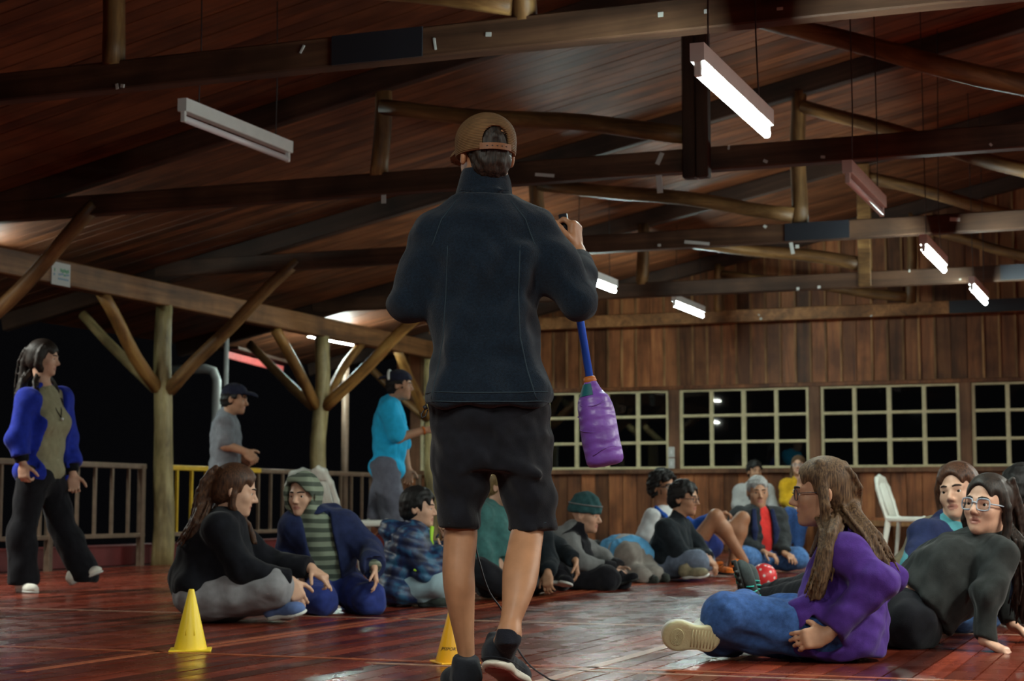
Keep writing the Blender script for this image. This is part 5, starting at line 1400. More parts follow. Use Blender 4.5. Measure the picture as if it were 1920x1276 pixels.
# ---- person in a teal hoodie behind the bare legs
B = Body('person', 'person in a teal hoodie and black trousers seated behind the bare legs',
    JJ(10.7, head=(944, 912), sh0=(902, 965, -.1), sh1=(950, 968, .16), el0=(905, 1030, -.14), el1=(975, 1040, .12), wr0=(893, 1055, -.18), wr1=(960, 1065, -.1), hip0=(915, 1090, -.06), hip1=(945, 1090, .1), kn0=(900, 1070, -.34), kn1=(985, 1085, -.1), an0=(945, 1098, -.34), an1=(930, 1098, -.2)),
    (60, -14, 0), .96, b=1.1, skin='fair', fwd=(.5, -.8, 0))
B.build(.013, .008, {0: dict(d=(-.1, -.3, -.8), n=(.5, .6, 0), side=-1, curl=.8, s=.9), 1: dict(d=(-.6, -.4, -.5), n=(0, .6, .6), side=1, curl=.7, s=.9)})
def ex(f): f.ell(B.neck-B.fw*.08, (.10, .08, .06), None, .03)
top(B, 'hoodie', C['teal_hoodie'], .026, .95, .012, fold=.008, extra=ex); pants(B, 'trousers', C['black_trousers'], .02, h=.012)
P = B.P; B.long_hair(HAIR['blond'], [dict(pts=[P(-.06, -.03, .03), P(-.08, -.03, -.06), B.J['head']+V3((-.06, -.03, -.16)), B.J['head']+V3((-.07, -.06, -.22))], w=.02, n=7), dict(pts=[P(0, -.1, .02), P(0, -.12, -.08), B.J['head']+V3((-.08, .08, -.2))], w=.03, n=8)], h=.010)
for i in (0, 1): a = B.J['an%d' % i]; shoe(B.o, 'shoe', a+V3((-.05, .02, -.06)), a+V3((.15, -.05, -.06)), (0, 0, 1), .95, C['shoe_dark'], SOLEB, B.org, .011)
check_limbs(B)

# ---- person in a dark navy jacket reaching to the floor
B = Body('person', 'person in a dark navy jacket leaning with both hands low right of the bare legs',
    JJ(11.1, head=(985, 935), sh0=(1012, 1000, -.16), sh1=(990, 985, .14), el0=(1030, 1052, -.2), el1=(1045, 1028, .06), wr0=(1027, 1072, -.34), wr1=(1079, 1050, -.12), hip0=(965, 1085, -.05), hip1=(975, 1085, .1), kn0=(1045, 1075, -.1), kn1=(1050, 1070, .28), an0=(1000, 1094, .1), an1=(1055, 1088, -.14)),
    (55, -20, 0), .95, b=1.05, skin='tan', fwd=(.9, -.5, 0))
B.build(.013, .007, {0: dict(d=(.0, -.3, -.9), n=(.3, .6, -.2), side=-1, curl=.6, s=.9), 1: dict(d=(.1, -.2, -1), n=(-.8, 0, 0), side=-1, curl=.5, s=.95)})
top(B, 'jacket', C['dark_jacket'], .026, .94, .012, fold=.007, collar=.03); pants(B, 'trousers', C['black_trousers'], .018, h=.012); B.short_hair(HAIR['black'], .016, .010)
shoe(B.o, 'shoe', V3(at(1040, 1098, 10.95)), V3(at(1068, 1096, 10.75)), (.4, -.2, .8), .95, C['black_knit'], SOLEW, B.org, .009)
shoe(B.o, 'shoe', B.J['an0']+V3((-.05, 0, -.05)), B.J['an0']+V3((.15, -.05, -.05)), (0, 0, 1), .95, C['shoe_dark'], SOLEB, B.org, .011)
check_limbs(B)

# ---- boy in a green beanie
B = Body('person', 'boy in a dark green knitted beanie and grey hooded top with black vest',
    JJ(11.9, head=(1099, 965), sh0=(1066, 1016, -.14), sh1=(1084, 1018, .16), el0=(1094, 1054, -.2), el1=(1130, 1044, .18), wr0=(1148, 1068, -.16), wr1=(1158, 1064, .08), hip0=(1062, 1084, -.08), hip1=(1068, 1084, .1), kn0=(1140, 1084, -.24), kn1=(1150, 1078, .26), an0=(1090, 1094, .06), an1=(1168, 1089, -.1)),
    (68, -8, 0), .9, head_s=1.0, b=1.1, skin='fair', fwd=(.95, -.3, 0))
B.build(.011, .006, {0: dict(d=(.5, -.1, -.6), n=(-.3, .8, 0), side=1, curl=.9, s=.85), 1: dict(d=(.5, -.3, -.6), n=(-.3, -.8, 0), side=-1, curl=.9, s=.85)})
def ex(f): f.ell(B.neck-B.fw*.07, (.105, .09, .075), np.array([B.lat, B.fw, B.sp]), .03); f.cap(B.neck-B.sp*.01, B.neck+B.sp*.05+B.fw*-.02, .085, .08, .02); f.ell(B.P(0, .06, -.09), (.06, .07, .07), None, .01, 's')
top(B, 'hooded_top', C['grey_hoodie'], .024, .86, .010, fold=.006, extra=ex)
f = Field(); B.torso(f, .038, .05, 1.05, 0, -.02); A = np.array([B.lat, B.fw, B.sp])
for x in (-1, 1): f.ell(B.sh+B.lat*x*(B.w+.04)-B.sp*.04, (.085, .16, .16), A, .01, 's')
f.ell(B.sh-B.fw*.16+B.sp*.02, (.10, .13, .14), A, .01, 's'); f.cap(B.neck, B.neck+B.fw*.03+B.sp*.045, .088, .084, .02); f.ell(B.P(0, .04, -.06), (.066, .075, .10), B.HM, .01, 's'); f.noise(folds(.005, .12, 4))
B.add('vest', f, C['black_knit'], .010)
for i in (0, 1):
    g = Field(); a, c = B.J['el%d' % i], B.J['wr%d' % i]; d = c-a; g.cap(a+d*.80, a+d*1.05, .060, .064, .01); B._local_cut(g, a+d*1.06, d, .07); B.add('cuff', g, C['black_trousers'], .010)
pants(B, 'trousers', C['black_trousers'], .02, h=.011, r=(.088, .07, .062, .05))
P, M, s = B.P, B.HM, B.hs
f = Field(); f.ell(P(0, -.014, .055), V3((.094, .114, .110))*s, M, .02); f.ell(P(0, -.014, .028), V3((.099, .118, .06))*s, M, .03); f.cut(P(0, .08, .018), -M[2]+M[1]*.06, .008); f.noise(folds(.003, .03, 5, (0, 0, 1), 1.))
bn = B.add('beanie', f, C['beanie_green'], .008)
B.tube('beanie_stripe', [P(.099*math.sin(t)*1.0, -.014+.119*math.cos(t), .072+.0*math.cos(t)) for t in np.linspace(-math.pi, math.pi, 33)], .0055, C['grey_hoodie'], 6, label='pale stripe around the beanie')
shoe(B.o, 'shoe', V3(at(1158, 1098, 11.75)), V3(at(1199, 1086, 11.7)), (-.2, -.1, 1), .9, C['black_trousers'], SOLEB, B.org, .010)
shoe(B.o, 'shoe', B.J['an0']+V3((-.05, 0, -.05)), B.J['an0']+V3((.15, -.05, -.05)), (0, 0, 1), .9, C['shoe_dark'], SOLEB, B.org, .011)
check_limbs(B)

# ---- child bent over, back to the camera
B = Body('person', 'child in a sky blue top and grey trousers crouching face down beside the beanie boy',
    JJ(13.0, head=(1118, 1042, .45), sh0=(1142, 1030, .2), sh1=(1165, 1026, .45), el0=(1130, 1062, .15), el1=(1150, 1062, .5), wr0=(1110, 1078, .2), wr1=(1130, 1075, .5), hip0=(1178, 1040, -.12), hip1=(1196, 1038, .08), kn0=(1176, 1070, -.02), kn1=(1205, 1068, .0), an0=(1204, 1080, -.28), an1=(1225, 1076, -.15)),
    (-90, -50, 0), .8, head_s=.9, b=1.1, skin='fair', fwd=(-.2, .3, -1))
B.build(.014, .009, {0: dict(d=(-1, 0, -.3), n=(0, 0, -1), side=1, curl=.3, s=.75), 1: dict(d=(-1, 0, -.3), n=(0, 0, -1), side=-1, curl=.3, s=.75)})
top(B, 'top', C['sky_blue'], .03, .95, .011, fold=.008)
g = Field(); A = np.array([B.hlat, B.hfw, B.sp]); g.ell(B.hip+B.sp*.09, (.165, .148, .055), A, .02); g.noise(folds(.007, .1, 3)); B.add('shirt_hem', g, C['light_grey'], .010, label='pale grey lining hanging below the top')
pants(B, 'trousers', C['pants_brown'], .03, h=.011, r=(.095, .08, .07, .055)); B.short_hair(HAIR['black'], .014, .010)
for i in (0, 1): a = B.J['an%d' % i]; shoe(B.o, 'shoe', a+V3((.09, -.04, .02)), a+V3((-.02, .0, -.04)), (1, -.3, .3), .75, C['shoe_dark'], SOLEB, B.org, .011)
check_limbs(B)


# ---- man in a dark jacket with grey jeans, seated cross-legged
B = Body('person', 'dark haired man in a black jacket and grey jeans seated cross-legged',
    JJ(13.2, head=(1283, 934), sh0=(1248, 990, -.17), sh1=(1282, 990, .17), el0=(1275, 1040, -.2), el1=(1312, 1034, .18), wr0=(1322, 1042, -.17), wr1=(1330, 1046, .05), hip0=(1242, 1060, -.09), hip1=(1250, 1060, .1), kn0=(1306, 1052, -.26), kn1=(1318, 1048, .26), an0=(1262, 1068, .08), an1=(1300, 1070, -.14)),
    (62, -4, 0), 1.0, head_s=1.08, b=1.12, skin='tan', fwd=(.95, -.3, 0))
B.build(.012, .0065, {0: dict(d=(.7, -.2, -.7), n=(-.4, .3, -.6), side=1, curl=.5), 1: dict(d=(.5, -.5, -.7), n=(-.4, -.2, -.6), side=-1, curl=.5)})
top(B, 'jacket', C['dark_jacket'], .026, .95, .011, fold=.007, collar=.05); pants(B, 'jeans', C['denim_grey'], .016, r=(.092, .072, .066, .05), h=.011)
B.short_hair(HAIR['black'], .018, .008, front=.064, low=-.04, amp=.004); B.glasses(METAL, .020, .0022)
shoe(B.o, 'shoe', V3(at(1278, 1083, 12.95)), V3(at(1330, 1080, 12.8)), (-.15, -.35, .95), 1.05, C['shoe_beige'], SOLEW, B.org, .009)
a = B.J['an0']; shoe(B.o, 'shoe', a+V3((.05, .05, -.05)), a+V3((-.2, .1, -.05)), (0, 0, 1), 1., C['shoe_beige'], SOLEW, B.org, .012)
check_limbs(B)

# ---- man in a white shirt with blue stripe, knees drawn up
B = Body('person', 'curly haired man in a white and blue shirt with bare knees drawn up',
    JJ(14.0, head=(1243, 913), sh0=(1222, 970, -.17), sh1=(1268, 968, .15), el0=(1204, 1012, -.2), el1=(1300, 990, .1), wr0=(1196, 1058, -.16), wr1=(1340, 966, -.02), hip0=(1280, 1056, -.08), hip1=(1292, 1056, .1), kn0=(1342, 968, -.16), kn1=(1392, 972, .16), an0=(1396, 1052, -.16), an1=(1372, 1060, .12)),
    (42, 0, 0), 1.0, head_s=1.08, b=1.05, skin='brown', fwd=(.8, -.5, 0))
B.build(.012, .0065, {0: dict(d=(-.2, -.2, -.9), n=(0, .3, -.9), side=1, curl=.2), 1: dict(d=(.8, -.2, .2), n=(0, 0, -1), side=-1, curl=.7)}, bare_legs=True, bare_arms=True)
top(B, 'shirt', C['white_tee'], .02, -.2, .012, fold=.006, arms=(0,))
f = Field(); B.arms(f, .014, .03, .9, (1,)); B.cuff_cut(f, .9, (1,)); f.noise(folds(.005, .1, 4)); B.add('sleeve', f, C['blue_sleeve'], .010, label='blue sleeve')
f = Field(); A = np.array([B.lat, B.fw, B.sp]); f.chain([B.J['sh0']+B.lat*.04+B.fw*.055+B.sp*.055, B.J['sh0']+B.lat*.03+B.fw*.10-B.sp*.03, B.J['sh0']+B.lat*.03+B.fw*.115-B.sp*.16], [.022, .024, .02], .02, flat=(B.fw, .7)); B.add('shoulder_stripe', f, C['blue_sleeve'], .008, label='blue shoulder stripe')
pants(B, 'shorts', C['blue_pants'], .020, -.6, h=.012)
B.short_hair(HAIR['black'], .026, .008, front=.064, low=-.03, amp=.009, wl=.022); B.glasses(METAL, .021, .0024)
shoe(B.o, 'shoe', V3(at(1372, 1072, 13.85)), V3(at(1408, 1070, 13.7)), (0, 0, 1), .95, C['shoe_orange'], SOLEB, B.org, .011)
shoe(B.o, 'shoe', V3(at(1342, 1075, 13.95)), V3(at(1374, 1078, 13.7)), (0, -.1, 1), .95, C['shoe_orange'], SOLEB, B.org, .010, lace=C['dark_jacket'])
check_limbs(B)

# ---- grey haired man
B = Body('person', 'grey haired man in charcoal jacket, red shirt and blue jeans on the floor',
    JJ(14.9, head=(1421, 922), sh0=(1385, 968, -.05), sh1=(1458, 968, .05), el0=(1382, 1018, -.1), el1=(1468, 1014, -.05), wr0=(1432, 1034, -.26), wr1=(1470, 1036, -.22), hip0=(1398, 1040, 0), hip1=(1440, 1040, .04), kn0=(1395, 1046, -.36), kn1=(1496, 1046, -.18), an0=(1440, 1054, -.02), an1=(1410, 1054, .0)),
    (4, -4, 0), 1.04, head_s=1.12, b=1.1, skin='tan', fwd=(.1, -1, 0))
B.build(.013, .007, {0: dict(d=(.7, -.4, -.3), n=(0, 0, -1), side=-1, curl=.5), 1: dict(d=(.4, -.8, -.3), n=(0, 0, -1), side=1, curl=.4)}, browm=HAIR['dark'])
top(B, 'shirt', C['red_shirt'], .014, .5, .012, collar=.03)
f = Field(); B.torso(f, .040, .05, 1.05, 0, 0, 1.05); B.arms(f, .026, .03, .95); opening(B, f, .05, .2, -.05, skew=.02); B.cuff_cut(f, .95); f.cap(B.neck-B.fw*.05-B.lat*.07, B.neck-B.fw*.05+B.lat*.07, .05, .05, .03); f.noise(folds(.008, .15, 5)); B.add('jacket', f, C['charcoal_jacket'], .011)
f = Field()
for x in (-1, 1): f.chain([B.sh+B.lat*x*.085+B.fw*.10+B.sp*.06, B.sh+B.lat*x*.10+B.fw*.165-B.sp*.10, B.sh+B.lat*x*.095+B.fw*.175-B.sp*.30], [.022, .03, .018], .02, flat=(B.fw, .6))
B.add('jacket_lining', f, C['navy_jacket'], .010, label='navy blue jacket facing')
pants(B, 'jeans', C['denim_light'], .018, r=(.09, .07, .066, .05), h=.012); B.short_hair(HAIR['grey'], .011, .008, front=.066, low=-.03, amp=.003)
shoe(B.o, 'shoe', B.J['an0']+V3((-.05, -.02, -.05)), B.J['an0']+V3((.2, -.05, -.05)), (0, 0, 1), 1., C['shoe_dark'], SOLEB, B.org, .012); shoe(B.o, 'shoe', B.J['an1']+V3((.05, .02, -.05)), B.J['an1']+V3((-.2, -.02, -.05)), (0, 0, 1), 1., C['shoe_dark'], SOLEB, B.org, .012)
check_limbs(B)

# ---- two on the bench
B = Body('person', 'person in pale grey hooded top on the bench behind the grey haired man',
    JJ(20.75, head=(1415, 883), sh0=(1388, 918, 0), sh1=(1440, 918, .0), el0=(1382, 948, -.05), el1=(1448, 950, -.05), wr0=(1400, 968, -.25), wr1=(1440, 972, -.25), hip0=(1404, 963, 0), hip1=(1428, 963, 0), kn0=(1396, 968, -.42), kn1=(1434, 968, -.42), an0=(1394, 1022, -.45), an1=(1438, 1022, -.45)),
    (14, -2, 0), 1.02, head_s=1.03, b=1.05, skin='tan', fwd=(0, -1, 0))
B.build(.014, .008, {0: dict(d=(.6, -.6, -.3), n=(0, 0, -1), side=-1, curl=.5), 1: dict(d=(-.6, -.6, -.3), n=(0, 0, -1), side=1, curl=.5)})
def ex(f): f.ell(B.neck-B.fw*.07, (.11, .08, .06), None, .03)
top(B, 'hooded_top', C['light_grey'], .03, .95, .012, fold=.006, extra=ex); pants(B, 'trousers', C['black_trousers'], .016, h=.013); B.short_hair(HAIR['black'], .018, .009, front=.066, low=-.04)
for i in (0, 1): a = B.J['an%d' % i]; shoe(B.o, 'shoe', V3((a[0], a[1]+.05, 0)), V3((a[0], a[1]-.2, 0)), (0, 0, 1), 1., C['shoe_dark'], SOLEB, B.org, .013)
check_limbs(B)
B = Body('person', 'woman in a mustard yellow jacket and blue jeans seated on the bench',
    JJ(20.65, head=(1497, 873), sh0=(1474, 908, .0), sh1=(1517, 910, .06), el0=(1472, 938, -.06), el1=(1524, 940, .0), wr0=(1494, 952, -.25), wr1=(1512, 954, -.2), hip0=(1484, 960, 0), hip1=(1508, 960, 0), kn0=(1480, 964, -.42), kn1=(1504, 966, -.42), an0=(1474, 1022, -.42), an1=(1498, 1022, -.42)),
    (-16, 6, 0), 1.0, head_s=1.0, b=1.0, skin='fair', fwd=(-.1, -1, 0))
B.build(.014, .008, {0: dict(d=(.3, -.4, -.7), n=(-.3, .3, -.5), side=-1, curl=.3), 1: dict(d=(-.2, -.4, -.8), n=(0, .3, -.5), side=1, curl=.3)})
top(B, 'shirt', C['pale_blue'], .012, .3, .013)
f = Field(); B.torso(f, .030, .05); B.arms(f, .024, .03, .93); opening(B, f, .055, .2, -.05, skew=.015); B.cuff_cut(f, .93); f.noise(folds(.006, .14, 5)); B.add('jacket', f, C['mustard'], .012)
pants(B, 'jeans', C['blue_jeans'], .016, h=.013); B.glasses(CLEARF, .02, .003)
P = B.P; hd = B.J['head']
B.long_hair(HAIR['brown'], [dict(pts=[P(x*.05, -.0, .08), P(x*.08, -.01, -.02), P(x*.085, .0, -.12), P(x*.085, .04, -.24)], w=.014, n=6) for x in (-1, 1)], h=.010, front=.075)
for i in (0, 1): a = B.J['an%d' % i]; shoe(B.o, 'shoe', V3((a[0], a[1]+.05, 0)), V3((a[0]-.03, a[1]-.2, 0)), (0, 0, 1), .95, C['shoe_dark'], SOLEW, B.org, .013)
check_limbs(B)

# ---- person in khaki trousers, mostly hidden behind the two women at right
B = Body('person', 'person in khaki trousers with raised knee behind the two women at right',
    JJ(9.0, head=(1806, 934), sh0=(1775, 985, -.1), sh1=(1830, 985, .12), el0=(1760, 1030, -.14), el1=(1850, 1045, .1), wr0=(1772, 965, -.22), wr1=(1800, 1060, -.1), hip0=(1805, 1112, -.08), hip1=(1820, 1112, .1), kn0=(1752, 1004, -.2), kn1=(1775, 1050, .25), an0=(1688, 1090, -.12), an1=(1720, 1105, .2)),
    (-60, 0, 0), 1.0, b=1.0, skin='tan', fwd=(-1, -.1, 0))
B.build(.013, .008, {0: dict(d=(-.2, 0, 1), n=(.8, .2, 0), side=1, curl=.8), 1: dict(d=(-.8, -.1, -.4), n=(0, 0, -1), side=-1, curl=.5)})
top(B, 'jacket', C['navy_jacket'], .022, .95, .013); pants(B, 'trousers', C['khaki'], .030, r=(.09, .07, .064, .062), h=.011, fold=.008); B.short_hair(HAIR['black'], .014, .010)
shoe(B.o, 'shoe', V3(at(1700, 1100, 8.9))*V3((1, 1, 0)), V3(at(1665, 1100, 8.8))*V3((1, 1, 0)), (0, 0, 1), 1., C['shoe_dark'], SOLEB, B.org, .010); shoe(B.o, 'shoe', B.J['an1']+V3((.04, 0, -.06)), B.J['an1']+V3((-.2, 0, -.06)), (0, 0, 1), 1., C['shoe_dark'], SOLEB, B.org, .012)
check_limbs(B)

# ---- woman with brown hair behind the one in the dark sweatshirt
B = Body('person', 'woman with auburn hair, open navy jacket and teal shirt, second from the right',
    JJ(7.85, head=(1797, 922), sh0=(1736, 1004, -.06), sh1=(1828, 1002, .10), el0=(1716, 1066, -.2), el1=(1868, 1080, .1), wr0=(1690, 1092, -.28), wr1=(1815, 1105, -.2), hip0=(1800, 1138, -.05), hip1=(1840, 1138, .1), kn0=(1680, 1104, -.28), kn1=(1735, 1096, .3), an0=(1780, 1150, -.30), an1=(1700, 1140, .15)),
    (-36, 2, -6), 1.0, head_s=1.06, b=1.08, skin='fair', fwd=(-.4, -.9, 0))
B.build(.011, .0055, {0: dict(d=(-.7, -.2, -.5), n=(0, 0, -1), side=1, curl=.4), 1: dict(d=(-.8, -.3, -.3), n=(0, 0, -1), side=-1, curl=.4)}, browm=HAIR['dark'])
top(B, 'shirt', C['teal_shirt'], .016, .3, .010, fold=.006, bust=1.1)
f = Field(); B.torso(f, .034, .05, 1.0, .9, 0, 1.05); B.arms(f, .018, .03, .95); opening(B, f, .12, .22, -.05, skew=.05); B.cuff_cut(f, .95); f.cap(B.neck-B.fw*.05-B.lat*.07, B.neck-B.fw*.05+B.lat*.07, .045, .045, .03); f.noise(folds(.007, .14, 5)); B.add('jacket', f, C['navy_jacket'], .010)
pants(B, 'jeans', C['denim_light'], .020, r=(.092, .074, .066, .05), h=.011)
P = B.P; hd = B.J['head']
B.long_hair(HAIR['red'], [dict(pts=[P(x*.045, .02, .10), P(x*.085, .01, .02), P(x*.088, -.01, -.07), P(x*.085, .03, -.17)], w=.012, n=7) for x in (-1, 1)]+[dict(pts=[P(0, -.1, .05), P(0, -.12, -.05), P(0, -.10, -.2)], w=.04, n=8)], h=.0075, front=.078, thick=.016)
for i in (0, 1): a = B.J['an%d' % i]; shoe(B.o, 'shoe', a+V3((.05, .0, -.05)), a+V3((-.19, -.03, -.05)), (0, 0, 1), .95, C['shoe_dark'], SOLEB, B.org, .011)
check_limbs(B)

# ---- woman in a dark sweatshirt leaning back on her hands
B = Body('person', 'long haired woman with clear glasses and dark sweatshirt leaning back on her hands',
    JJ(7.1, head=(1851, 948, -.02), sh0=(1874, 1036, -.14), sh1=(1820, 1024, .20), el0=(1856, 1110, -.22), el1=(1886, 1095, .30), wr0=(1845, 1200, -.26), wr1=(1898, 1172, .20), hip0=(1700, 1170, -.10), hip1=(1692, 1160, .10), kn0=(1560, 1118, .14), kn1=(1552, 1108, .36), an0=(1442, 1128, .50), an1=(1446, 1120, .72)),
    (-44, 6, 4), 1.0, head_s=1.06, b=1.16, skin='fair', fwd=(-.9, -.2, .5))
B.build(.010, .005, {0: dict(d=(.72, -.45, -.42), n=(-.2, .05, -1), side=1, curls=[.12, .1, .1, .12], spread=.28, thumb=.1), 1: dict(d=(.75, -.1, -.45), n=(-.2, 0, -1), side=-1, curls=[.1, .1, .1, .1], spread=.2, thumb=.1)}, browm=HAIR['black'], brow=1.3)
def ex(f): f.cap(B.hip+B.fw*.03+B.sp*.04, B.hip+B.sp*.30+B.fw*.04, .12, .11, .06)
top(B, 'sweatshirt', C['dark_sweat'], .022, 1.0, .0085, fold=.008, bust=1.0, belly=1.1, extra=ex, collar=.0, seed=12, cut=[(at(1742, 1150, 7.1), (-.75, 0, -.66), .02)])
pants(B, 'trousers', C['black_trousers'], .024, r=(.098, .074, .064, .046), h=.010, fold=.006, top_cut=.15)
P = B.P; hd = B.J['head']
B.long_hair(HAIR['dark'], [dict(pts=[P(.05, .0, .09), P(.082, -.02, .0), P(.088, -.05, -.10), hd+V3((.12, .02, -.24)), hd+V3((.12, .06, -.42))], w=.022, n=9),
    dict(pts=[P(-.04, -.06, .09), P(-.05, -.12, .0), hd+V3((.15, .08, -.12)), hd+V3((.165, .10, -.30)), hd+V3((.15, .08, -.44))], w=.035, n=14),
    dict(pts=[P(.03, -.08, .08), P(.05, -.12, -.02), hd+V3((.13, .0, -.16)), hd+V3((.15, .03, -.36)), hd+V3((.155, .05, -.48))], w=.03, n=12),
    dict(pts=[P(-.05, .02, .09), P(-.088, .0, .0), P(-.09, -.01, -.09), P(-.085, .0, -.15)], w=.010, n=6)], h=.006, front=.080, thick=.011, seed=6)
B.glasses(CLEARF, .0255, .0030)
g = Field(); q = B.sh+B.fw*.14-B.sp*.06; A = np.array([B.lat, B.fw, B.sp]); g.ell(B.neck+B.fw*.075-B.sp*.035+B.lat*.01, (.055, .012, .02), A); B.add('shirt_print', g, C['pale_blue'], .006, label='pale print below the collar')
# hiking shoes, toes up
def hiking(i, heel, toe, up):
    o, Ps, Ms, Ls = shoe(B.o, 'hiking_shoe', heel, toe, up, 1.12, C['shoe_hiking'], SOLEB, B.org, .0065, W_=.05, high=.02, ankle=B.J['an%d' % i]+V3((.05, 0, .0)))
    for k in range(4):
        for x in (-1, 1):
            y = .36+.085*k; mesh_obj('trim', tube_mesh('trim', [Ps(x*.05, y+.03, .025)-B.org, Ps(x*.046, y, .055)-B.org, Ps(x*.028, y-.02, .082-.009*k)-B.org], .0032, TEALP, 6), o, label='teal trim')
    for k in range(9):
        for x in (-1, 1): mesh_obj('lug', tube_mesh('lug', [Ps(x*.05, .06+.105*k, .012)-B.org, Ps(x*.05, .06+.105*k, -.006)-B.org], .011, TEALP if k in (5, 6) and x > 0 else SOLEB, 6), o)
a = V3(at(1402, 1166, 7.62)); hiking(0, a, V3(at(1374, 1052, 7.52)), (.95, -.1, .25))
a = V3(at(1404, 1150, 7.84)); hiking(1, a, V3(at(1388, 1058, 7.86)), (.95, .1, .2))
check_limbs(B)

# ---- woman in purple
B = Body('person', 'long haired woman in purple sweatshirt and blue jeans seated in profile',
    JJ(6.5, head=(1541, 923), sh0=(1578, 1032, -.15), sh1=(1602, 1026, .17), el0=(1642, 1092, -.22), el1=(1660, 1082, .26), wr0=(1553, 1190, -.24), wr1=(1600, 1150, .24), hip0=(1572, 1182, -.10), hip1=(1580, 1180, .10), kn0=(1362, 1160, -.12), kn1=(1405, 1152, .34), an0=(1500, 1205, .06), an1=(1350, 1196, -.02)),
    (-97, -3, 0), 1.0, head_s=1.06, b=1.04, skin='tan', fwd=(-1, 0, 0))
B.build(.010, .005, {0: dict(d=(-.9, -.1, -.15), n=(.1, .95, -.2), side=-1, curls=[.5, .6, .7, .8], thumb=.4, s=.95), 1: dict(d=(-.3, .2, -.9), n=(.2, -.9, 0), side=1, curl=.6)}, browm=HAIR['dark'])
def ex(f):
    f.cap(V3(at(1590, 1215, 6.45)), V3(at(1600, 1120, 6.5)), .13, .12, .06); f.cap(V3(at(1618, 1212, 6.5)), V3(at(1618, 1150, 6.5)), .085, .085, .05); f.cap(V3(at(1580, 1178, 6.40)), V3(at(1528, 1172, 6.37)), .122, .118, .04); f.cap(V3(at(1575, 1180, 6.6)), V3(at(1530, 1165, 6.66)), .12, .11, .04)
top(B, 'sweatshirt', C['purple_fleece'], .020, .95, .0085, fold=.008, bust=.9, extra=ex, collar=.03, seed=4, r=(.054, .056, .054, .040), cut=[((0, 0, .015), (0, 0, -1), .01)])
pants(B, 'jeans', C['blue_jeans'], .022, r=(.088, .070, .066, .058), h=.0095, fold=.008, seed=11)
P = B.P; hd = B.J['head']
B.long_hair(HAIR['brown'], [
    dict(pts=[P(.03, -.02, .095), P(.074, .005, .05), P(.090, .012, -.04), hd+V3((-.0, -.145, -.15)), hd+V3((-.04, -.20, -.29)), hd+V3((-.075, -.20, -.385))], w=.024, n=20),
    dict(pts=[P(.03, -.05, .09), P(.080, -.03, .03), P(.092, -.05, -.06), hd+V3((.02, -.14, -.12)), hd+V3((-.02, -.205, -.22)), hd+V3((-.05, -.22, -.34))], w=.020, n=12),
    dict(pts=[P(0, -.07, .07), P(.03, -.095, .0), hd+V3((.095, -.07, -.09)), hd+V3((.155, -.13, -.18)), hd+V3((.205, -.15, -.29))], w=.026, n=18),
    dict(pts=[P(-.03, -.06, .07), P(-.03, -.095, -.0), hd+V3((.10, .03, -.12)), hd+V3((.15, .02, -.24)), hd+V3((.18, .0, -.38))], w=.026, n=12),
    dict(pts=[P(-.05, .0, .10), P(-.086, .0, .0), P(-.09, .0, -.10), hd+V3((-.02, .12, -.25))], w=.012, n=7)], h=.0055, r=(.0095, .0042), front=.085, thick=.010, seed=9)
B.glasses(METAL, .022, .0016)
# cream trainers; the near one shows its sole to the camera
o, Ps, Ms, Ls = shoe(B.o, 'shoe', V3(at(1352, 1201, 6.32)), V3(at(1243, 1191, 6.30)), (.1, .93, .30), 1.13, C['shoe_white'], SOLEC, B.org, .0065, W_=.050)
for k in range(5):
    pts = [Ps(.028*math.cos(t)*(1-k*.17), .76+.11*math.sin(t)*(1-k*.17), -.0015) for t in np.linspace(0, 2*math.pi, 17)]
    mesh_obj('tread', tube_mesh('tread', [V3(q)-B.org for q in pts], .0022, SOLEC, 5), o)
for k in range(8): mesh_obj('tread', tube_mesh('tread', [Ps(-.03, .12+.055*k, -.001)-B.org, Ps(.03, .12+.055*k, -.001)-B.org], .0022, SOLEC, 5), o)
a = B.J['an0']; shoe(B.o, 'shoe', a+V3((-.03, .05, -.045)), a+V3((.18, .2, -.05)), (0, 0, 1), 1., C['shoe_white'], SOLEC, B.org, .009)
check_limbs(B)

# ---- person cut by the right edge
B = Body('person', 'dark haired person in a teal top seated at the right edge of the photo',
    JJ(8.2, head=(1920, 922), sh0=(1905, 990, -.16), sh1=(1950, 990, .16), el0=(1935, 1050, -.25), el1=(1985, 1050, .2), wr0=(1975, 1080, -.3), wr1=(2010, 1085, .1), hip0=(1915, 1115, -.09), hip1=(1925, 1115, .1), kn0=(2020, 1085, -.3), kn1=(2050, 1080, .25), an0=(1960, 1140, -.2), an1=(2010, 1125, .1)),
    (120, -6, 0), 1.0, b=1.05, skin='tan', fwd=(1, .2, 0))
B.build(.013, .008, {0: dict(d=(.8, -.1, -.4), n=(0, 0, -1), side=1, curl=.5), 1: dict(d=(.8, -.1, -.4), n=(0, 0, -1), side=-1, curl=.5)})
top(B, 'top', C['teal_hoodie'], .024, .95, .012); pants(B, 'trousers', C['black_trousers'], .02, h=.012); B.short_hair(HAIR['black'], .016, .009)
for i in (0, 1): a = B.J['an%d' % i]; shoe(B.o, 'shoe', a+V3((-.05, .0, -.05)), a+V3((.19, -.03, -.05)), (0, 0, 1), .95, C['shoe_dark'], SOLEB, B.org, .012)
check_limbs(B)

